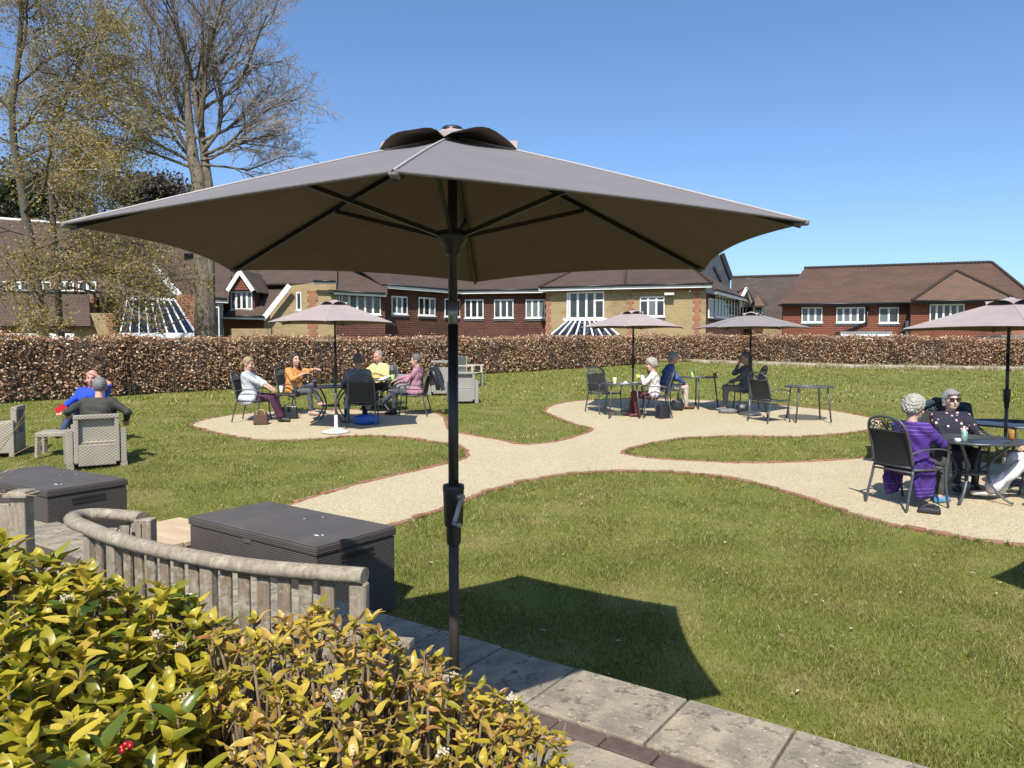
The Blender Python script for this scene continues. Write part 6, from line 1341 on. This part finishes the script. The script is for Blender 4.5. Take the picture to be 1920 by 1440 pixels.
M['twig_grey'] = pm('twig_grey', (.34, .285, .22), (.22, .18, .14), 3, .9)
M['bud_leaf'] = leaf_mat('budding_leaf', [(0, (.14, .13, .022)), (.4, (.26, .22, .04)), (.75, (.37, .28, .07)), (1, (.45, .31, .12))], .6, .35, .25)
def budding_tree(label, px, y, seed, leaders, trunk, nl, spreadz, rmax, name='budding_tree'):
    x = at(px, 620, y).x; z = lz(x, y); root = empty(name, (x, y, z)); tag(root, label, 'tree'); t = Tree(seed); rg = np.random.default_rng(seed + 50)
    def q(px_, py_, dy=0): v_ = at(px_, py_, y); return np.array([v_.x - x, dy, v_.z - z])
    tp_ = [np.array((0, 0, -.1))] + [q(*p) for p in trunk]; rr = np.linspace(rmax, rmax * .35, len(tp_)); t.limb.tube(tp_, rr, 10, caps=False)
    for (a, L_, r, d) in leaders:
        dd = np.array(d, float); dd /= np.linalg.norm(dd); t.grow(q(*a), dd, L_ * 1.1, r * .8, 1, 4, .75, .15, -.015, [0, 8, 7, 5], .62)
    t.limb.build('trunk', M['bark_dark'], root); tag(link('twigs', t.thin_mesh('twigs', M['twig_grey']), root), kind='stuff')
    tips = np.array([p for p, d in t.tips]); k = max(1, int(nl / len(tips))); C = np.repeat(tips, k, 0); C = C + rg.normal(0, .17, C.shape); n = len(C); T = rdir(rg, n); U = np.cross(T, rdir(rg, n)); U /= np.linalg.norm(U, axis=1)[:, None]; sc = rg.uniform(.6, 1.4, n)
    V, F = quads(C, T, U, .075 * sc, .045 * sc); tag(link('crown', fastmesh('crown', V, F, M['bud_leaf']), root), kind='stuff'); return root
bare_tree()
budding_tree('tall budding tree with yellow-green young leaves at the far left', 80, 23.5, 21,
   [((60, 520), 3.2, .07, (-.9, -.3, .1)), ((62, 500), 3.6, .07, (1, -.4, -.05)), ((55, 470), 3.4, .07, (1, .3, .25)), ((50, 440), 3.2, .06, (-1, -.2, .3)), ((45, 400), 3.4, .07, (.9, -.5, .35)), ((40, 360), 3.2, .06, (.8, .5, .5)), ((30, 330), 3.2, .06, (-.8, .2, .6)), ((28, 300), 3.2, .06, (.9, -.2, .5)), ((25, 250), 3.0, .06, (.7, .3, .7)), ((22, 210), 3.0, .06, (-.6, -.3, .8)), ((30, 160), 3.0, .06, (.6, .2, .8)), ((36, 110), 2.8, .06, (.3, -.3, 1)), ((60, 545), 3.2, .055, (1, -.1, -.2)), ((64, 480), 3.4, .06, (1, -.6, -.15)), ((40, 60), 2.6, .05, (-.2, .2, 1)), ((60, 530), 2.8, .05, (.5, -1, -.15)), ((22, 230), 3.0, .05, (1, .0, .1))],
   [(82, 640), (72, 560), (62, 480), (50, 420), (38, 340), (26, 270), (22, 200), (34, 120), (40, 40), (44, -60)], 52000, 1, .17)
budding_tree('slender budding tree leaning right behind the far left tree', 120, 27.5, 33,
   [((95, 240), 3.6, .06, (.8, -.2, .7)), ((98, 215), 3.4, .06, (-.5, .3, .9)), ((130, 170), 3.4, .06, (.8, .2, .6)), ((140, 150), 3.2, .06, (.3, -.3, 1)), ((90, 330), 3.2, .05, (1, 0, .2)), ((92, 400), 3.2, .05, (.9, -.4, 0)), ((150, 160), 3.4, .05, (1, -.3, .3)), ((94, 460), 3.4, .05, (1, -.3, -.1)), ((93, 300), 3.0, .05, (-.9, -.3, .4))],
   [(112, 600), (104, 480), (96, 360), (95, 240), (115, 185), (140, 150), (150, 90)], 26000, 1, .13)
# dark evergreen mass and hedge tree further back on the left
def shrub_mass(label, px, py, y, rx, rz_, n, seed, mat, name='evergreen_tree', ls=.12):
    p = at(px, py, y); zb = ground_z(y); root = empty(name, (p.x, y, zb)); tag(root, label, 'tree'); rg = np.random.default_rng(seed); hc = p.z - zb
    cl = rdir(rg, 26) * (rg.random(26) ** .5)[:, None] * np.array([rx, rx * .7, rz_]) * .8; C = cl[rg.integers(0, 26, n)] + rdir(rg, n) * np.array([rx, rx, rz_]) * .42 * (rg.random(n) ** .4)[:, None]; C[:, 2] += hc; C = C[C[:, 2] > .2]; n = len(C)
    T = rdir(rg, n); U = np.cross(T, rdir(rg, n)); U /= np.linalg.norm(U, axis=1)[:, None]; sc = rg.uniform(.6, 1.4, n); V, F = quads(C, T, U, ls * sc, ls * .5 * sc); tag(link('crown', fastmesh('crown', V, F, mat), root), kind='stuff')
    m = MB(); m.tube([(0, 0, -.1), (.1, 0, hc * .6), (0, .1, hc + rz_ * .4)], [.22, .16, .06], 8); m.build('trunk', M['bark_dark'], root)
M['evergreen'] = leaf_mat('evergreen_leaf', [(0, (.018, .026, .010)), (.5, (.035, .045, .016)), (1, (.06, .065, .022))], .55, .1, .2)
shrub_mass('dark evergreen tree low behind the far left trees', 70, 370, 50, 3.6, 2.8, 9000, 3, M['evergreen'], ls=.3); shrub_mass('dark bushy tree behind the bare tree trunk', 285, 368, 52, 3.6, 1.7, 8000, 8, M['bark_dark'], 'distant_tree', ls=.3)
# ---------------------------------------------------------------- foreground shrubs
M['skimmia_leaf'] = leaf_mat('skimmia_leaf', [(0, (.15, .18, .014)), (.25, (.32, .30, .022)), (.6, (.52, .43, .035)), (.92, (.66, .53, .07)), (1, (.55, .36, .07))], .38, .38, .18, .5)
M['skimmia_green'] = leaf_mat('skimmia_green', [(0, (.035, .075, .010)), (.5, (.11, .15, .016)), (1, (.30, .28, .03))], .28, .28, .18, .5)
M['skimmia_tired'] = leaf_mat('skimmia_tired', [(0, (.18, .085, .03)), (.2, (.34, .24, .035)), (.6, (.54, .43, .05)), (.88, (.58, .38, .10)), (1, (.36, .15, .06))], .38, .28, .18, .45)
M['stem'] = pm('shrub_stem', (.22, .16, .09), (.12, .085, .05), 20, .8)
M['petal'] = pm('skimmia_flower', (.62, .55, .42), (.42, .34, .22), 40, .8)
def leaf_mesh(name, mat, ln=.07, wd=.026, fold=.35, curl=.25, seed=0):
    rg = random.Random(seed); n = 7; vs = []; fs = []
    for i in range(n + 1):
        t = i / n; w_ = wd * (math.sin(math.pi * min(1, (t * .94 + .03)) ** .85) ** .8) * .5 if 0 < i < n else .0012; y = ln * t; z = -curl * ln * t * t + .004 * math.sin(t * 6 + seed)
        vs += [(-w_, y, z + w_ * fold), (0, y, z - .0006), (w_, y, z + w_ * fold)]
    for i in range(n): a = i * 3; fs += [(a, a + 1, a + 4, a + 3), (a + 1, a + 2, a + 5, a + 4)]
    m = MB(); m.add(vs, fs, 0, True); return m.mesh(name, mat)
def shrub(label, tips, mats, seed, nleaf, lsize, keep_parts=300, flowers=0, low_leaves=0, stem_density=1.0, base=None, berry=None, group=None, tilt=.9):
    rg = random.Random(seed); root = empty('skimmia_shrub', base); tag(root, label, 'shrub'); bx, by, bz = base; st = MB(); leaves = []; fl = MB()
    protos = [leaf_mesh('leaf', mats[k % len(mats)], lsize * (.85 + .12 * (k % 4)), lsize * .48, .25 + .15 * (k % 3), .1 + .15 * (k % 4), k) for k in range(9)]
    for ti, (x, y, z) in enumerate(tips):
        T_ = Vector((x - bx, y - by, z - bz)); foot = Vector((T_.x * .75 + rg.uniform(-.08, .08), T_.y * .75 + rg.uniform(-.08, .08), 0)); mid = foot.lerp(T_, .55) + Vector((rg.uniform(-.04, .04), rg.uniform(-.04, .04), 0)); st.tube(catmull([foot, mid, T_], 3), [.006, .006, .0055, .005, .0045, .004, .003][:7], 5)
        for s_ in range(int(2 * stem_density)):
            a = foot.lerp(T_, rg.uniform(.35, .85)); st.tube([a, a + Vector((rg.uniform(-.05, .05), rg.uniform(-.05, .05), rg.uniform(.04, .12)))], [.003, .0018], 4)
        ax = (T_ - mid).normalized(); nl = rg.randint(nleaf - 2, nleaf + 2); ph = rg.uniform(0, 6)
        for k in range(nl):
            a = ph + k * 2.4; tier = k / nl; pit = R(rg.uniform(8, 38) + 34 * tier) * tilt if k < nl - 2 else R(rg.uniform(55, 80))
            pit = R(70 - 62 * tier + rg.uniform(-14, 14)) * tilt
            base_p = T_ - ax * (.0 + .035 * tier + rg.uniform(0, .02)); leaves.append((base_p, a, pit, rg.uniform(-.5, .5), rg.randrange(9), rg.uniform(.62, 1.12)))
        for k in range(low_leaves):
            p = foot.lerp(T_, rg.uniform(.45, .92)); leaves.append((p, rg.uniform(0, 6.28), R(rg.uniform(-20, 55)), rg.uniform(-.6, .6), rg.randrange(9), rg.uniform(.5, .9)))
        if rg.random() < flowers:
            for k in range(34):
                d = Vector((rg.gauss(0, 1), rg.gauss(0, 1), abs(rg.gauss(0, 1)))).normalized(); p = T_ + d * rg.uniform(.006, .018) + ax * .004; fl.box(p, (.0038, .0038, .0038), Matrix.Rotation(rg.uniform(0, 3), 3, d))
    st.build('stems', M['stem'], root)['kind'] = 'stuff'
    if fl.v: fl.build('flower_clusters', M['petal'], root)['kind'] = 'stuff'
    def mat4(lf): p, a, pit, roll, k, sc = lf; return Matrix.Translation(p) @ Euler((pit, 0, a), 'XYZ').to_matrix().to_4x4() @ Matrix.Rotation(roll, 4, 'Y') @ Matrix.Scale(sc, 4)
    def score(lf): w_ = Vector(base) + lf[0]; return w_.length - lf[0].z * .6
    leaves.sort(key=score)
    def vis_(lf): w_ = Vector(base) + lf[0] - Vector((0, 0, EYE)); d = w_.y; return d > .1 and abs(w_.x / d) < .70 and -.56 < w_.z / d + .046 < .6
    inv_ = [l for l in leaves if vis_(l)]; parts = inv_[:keep_parts]; rest = inv_[keep_parts:] + [l for l in leaves if not vis_(l)]
    for lf in parts:
        o = link('leaf', protos[lf[4]], root); o.matrix_local = mat4(lf)
    arrs = [(np.array([v.co[:] for v in p.vertices]), np.array([pp.vertices[:] for pp in p.polygons])) for p in protos]
    for mi in range(len(mats)):
        V = []; F = []; o_ = 0
        for lf in rest:
            if lf[4] % len(mats) != mi: continue
            A_, Fa = arrs[lf[4]]; Mx = np.array(mat4(lf)); V.append(A_ @ Mx[:3, :3].T + Mx[:3, 3]); F.append(Fa + o_); o_ += len(A_)
        if V: tag(link('foliage', fastmesh('foliage', np.concatenate(V), np.concatenate(F), mats[mi], True), root), kind='stuff')
    if berry:
        m = MB()
        for k in range(5):
            d = Vector((rg.gauss(0, 1), rg.gauss(0, 1), rg.gauss(0, 1))).normalized() * .009; c_ = Vector(berry) - Vector(base) + d; m.lathe([(.001, -.006), (.005, -.003), (.006, .001), (.004, .005), (.001, .006)], c_, 8)
        tag(m.build('berries', pm('red_berry', (.36, .008, .012), (.25, .006, .01), 20, .3), root), kind='stuff')
    return root
def tips_from(poly_fn, n, seed, dmin):
    rg = random.Random(seed); out = []; tries = 0
    while len(out) < n and tries < n * 80:
        tries += 1; p = poly_fn(rg)
        if all((p[0] - q[0]) ** 2 + (p[1] - q[1]) ** 2 + (p[2] - q[2]) ** 2 > dmin * dmin for q in out): out.append(p)
    return out
# left dense shrub: domed surface; silhouette height falls from the left edge to the right
def interp(x, pts):
    for (a, va), (b, vb) in zip(pts[:-1], pts[1:]):
        if x <= b: return va + (vb - va) * (x - a) / (b - a)
    return pts[-1][1]
def left_fn(rg):
    y = rg.uniform(1.15, 2.25); px = rg.uniform(-160, 430); sil = interp(px, [(-200, 985), (0, 1000), (60, 1035), (150, 1035), (230, 1080), (330, 1090), (430, 1180)])
    top = at(px, sil + 8, 2.1).z; x = at(px, 1200, y).x; k = (y - 2.0); z = top - .20 * max(0, (2.0 - y)) ** 1.0 * 1.0 - .9 * max(0, y - 2.1) + rg.uniform(-.07, .02)
    if rg.random() < .35: z -= rg.uniform(.05, .35)
    return (x, y, z)
lt_ = tips_from(left_fn, 520, 4, .044)
be = gz(185, 1400, .45)
shrub('dense yellow-green skimmia shrub filling the lower left corner', lt_, [M['skimmia_leaf'], M['skimmia_leaf'], M['skimmia_green'], M['skimmia_leaf']], 9, 9, .058, flowers=.05, low_leaves=5, base=(-1.0, 1.7, .0), berry=tuple(at(238, 1404, 1.35)), group=None)
def right_fn(rg):
    y = rg.uniform(1.15, 2.05); px = rg.uniform(400, 1075); sil = interp(px, [(400, 1170), (480, 1150), (600, 1130), (670, 1135), (700, 1180), (800, 1205), (850, 1270), (900, 1285), (960, 1300), (1040, 1360), (1080, 1400)])
    top = at(px, sil + 10, 1.85).z; x = at(px, 1300, y).x; z = top - .24 * max(0, 1.8 - y) - .9 * max(0, y - 1.9) + rg.uniform(-.06, .02)
    if rg.random() < .3: z -= rg.uniform(.05, .3)
    return (x, y, z)
rt_ = tips_from(right_fn, 420, 14, .042)
shrub('sparse skimmia shrub with yellow and bronze leaves around the parasol pole', rt_, [M['skimmia_tired'], M['skimmia_leaf'], M['skimmia_tired']], 19, 8, .041, flowers=.06, low_leaves=4, stem_density=3.0, base=(-.35, 1.6, .0))
# straw-coloured grass blades arching in at the left edge
gr = empty('ornamental_grass', tuple(at(-130, 960, 2.9))); tag(gr, 'long straw-coloured grass blades arching in from the left edge', 'plant')
M['straw'] = pm('straw', (.52, .38, .17), (.38, .26, .11), 9, .6)
for (x0, y0, x1, y1, x2, y2, yy) in ((-130, 960, -20, 850, 62, 775, 2.9), (-130, 965, -10, 855, 50, 770, 2.85), (-130, 980, -20, 880, 102, 815, 2.95), (-130, 985, -10, 895, 95, 845, 2.9), (-130, 990, -30, 915, 52, 868, 2.8), (-130, 950, -60, 800, 20, 738, 3.0), (-130, 995, -20, 930, 70, 930, 2.75), (-130, 970, -30, 830, 30, 790, 2.9), (-130, 1000, -20, 900, 55, 872, 2.7)):
    P3 = catmull([at(x0, y0, 2.9) - gr.location, at(x1, y1, (2.9 + yy) / 2) - gr.location, at(x2, y2, yy) - gr.location], 6); k = len(P3); m = MB(); m.tube(P3, [.0055 * (1 - .8 * i / k) for i in range(k)], 4, flat=.4); m.build('blade', M['straw'], gr)
# planting bed under the shrubs
S.render.film_transparent = False
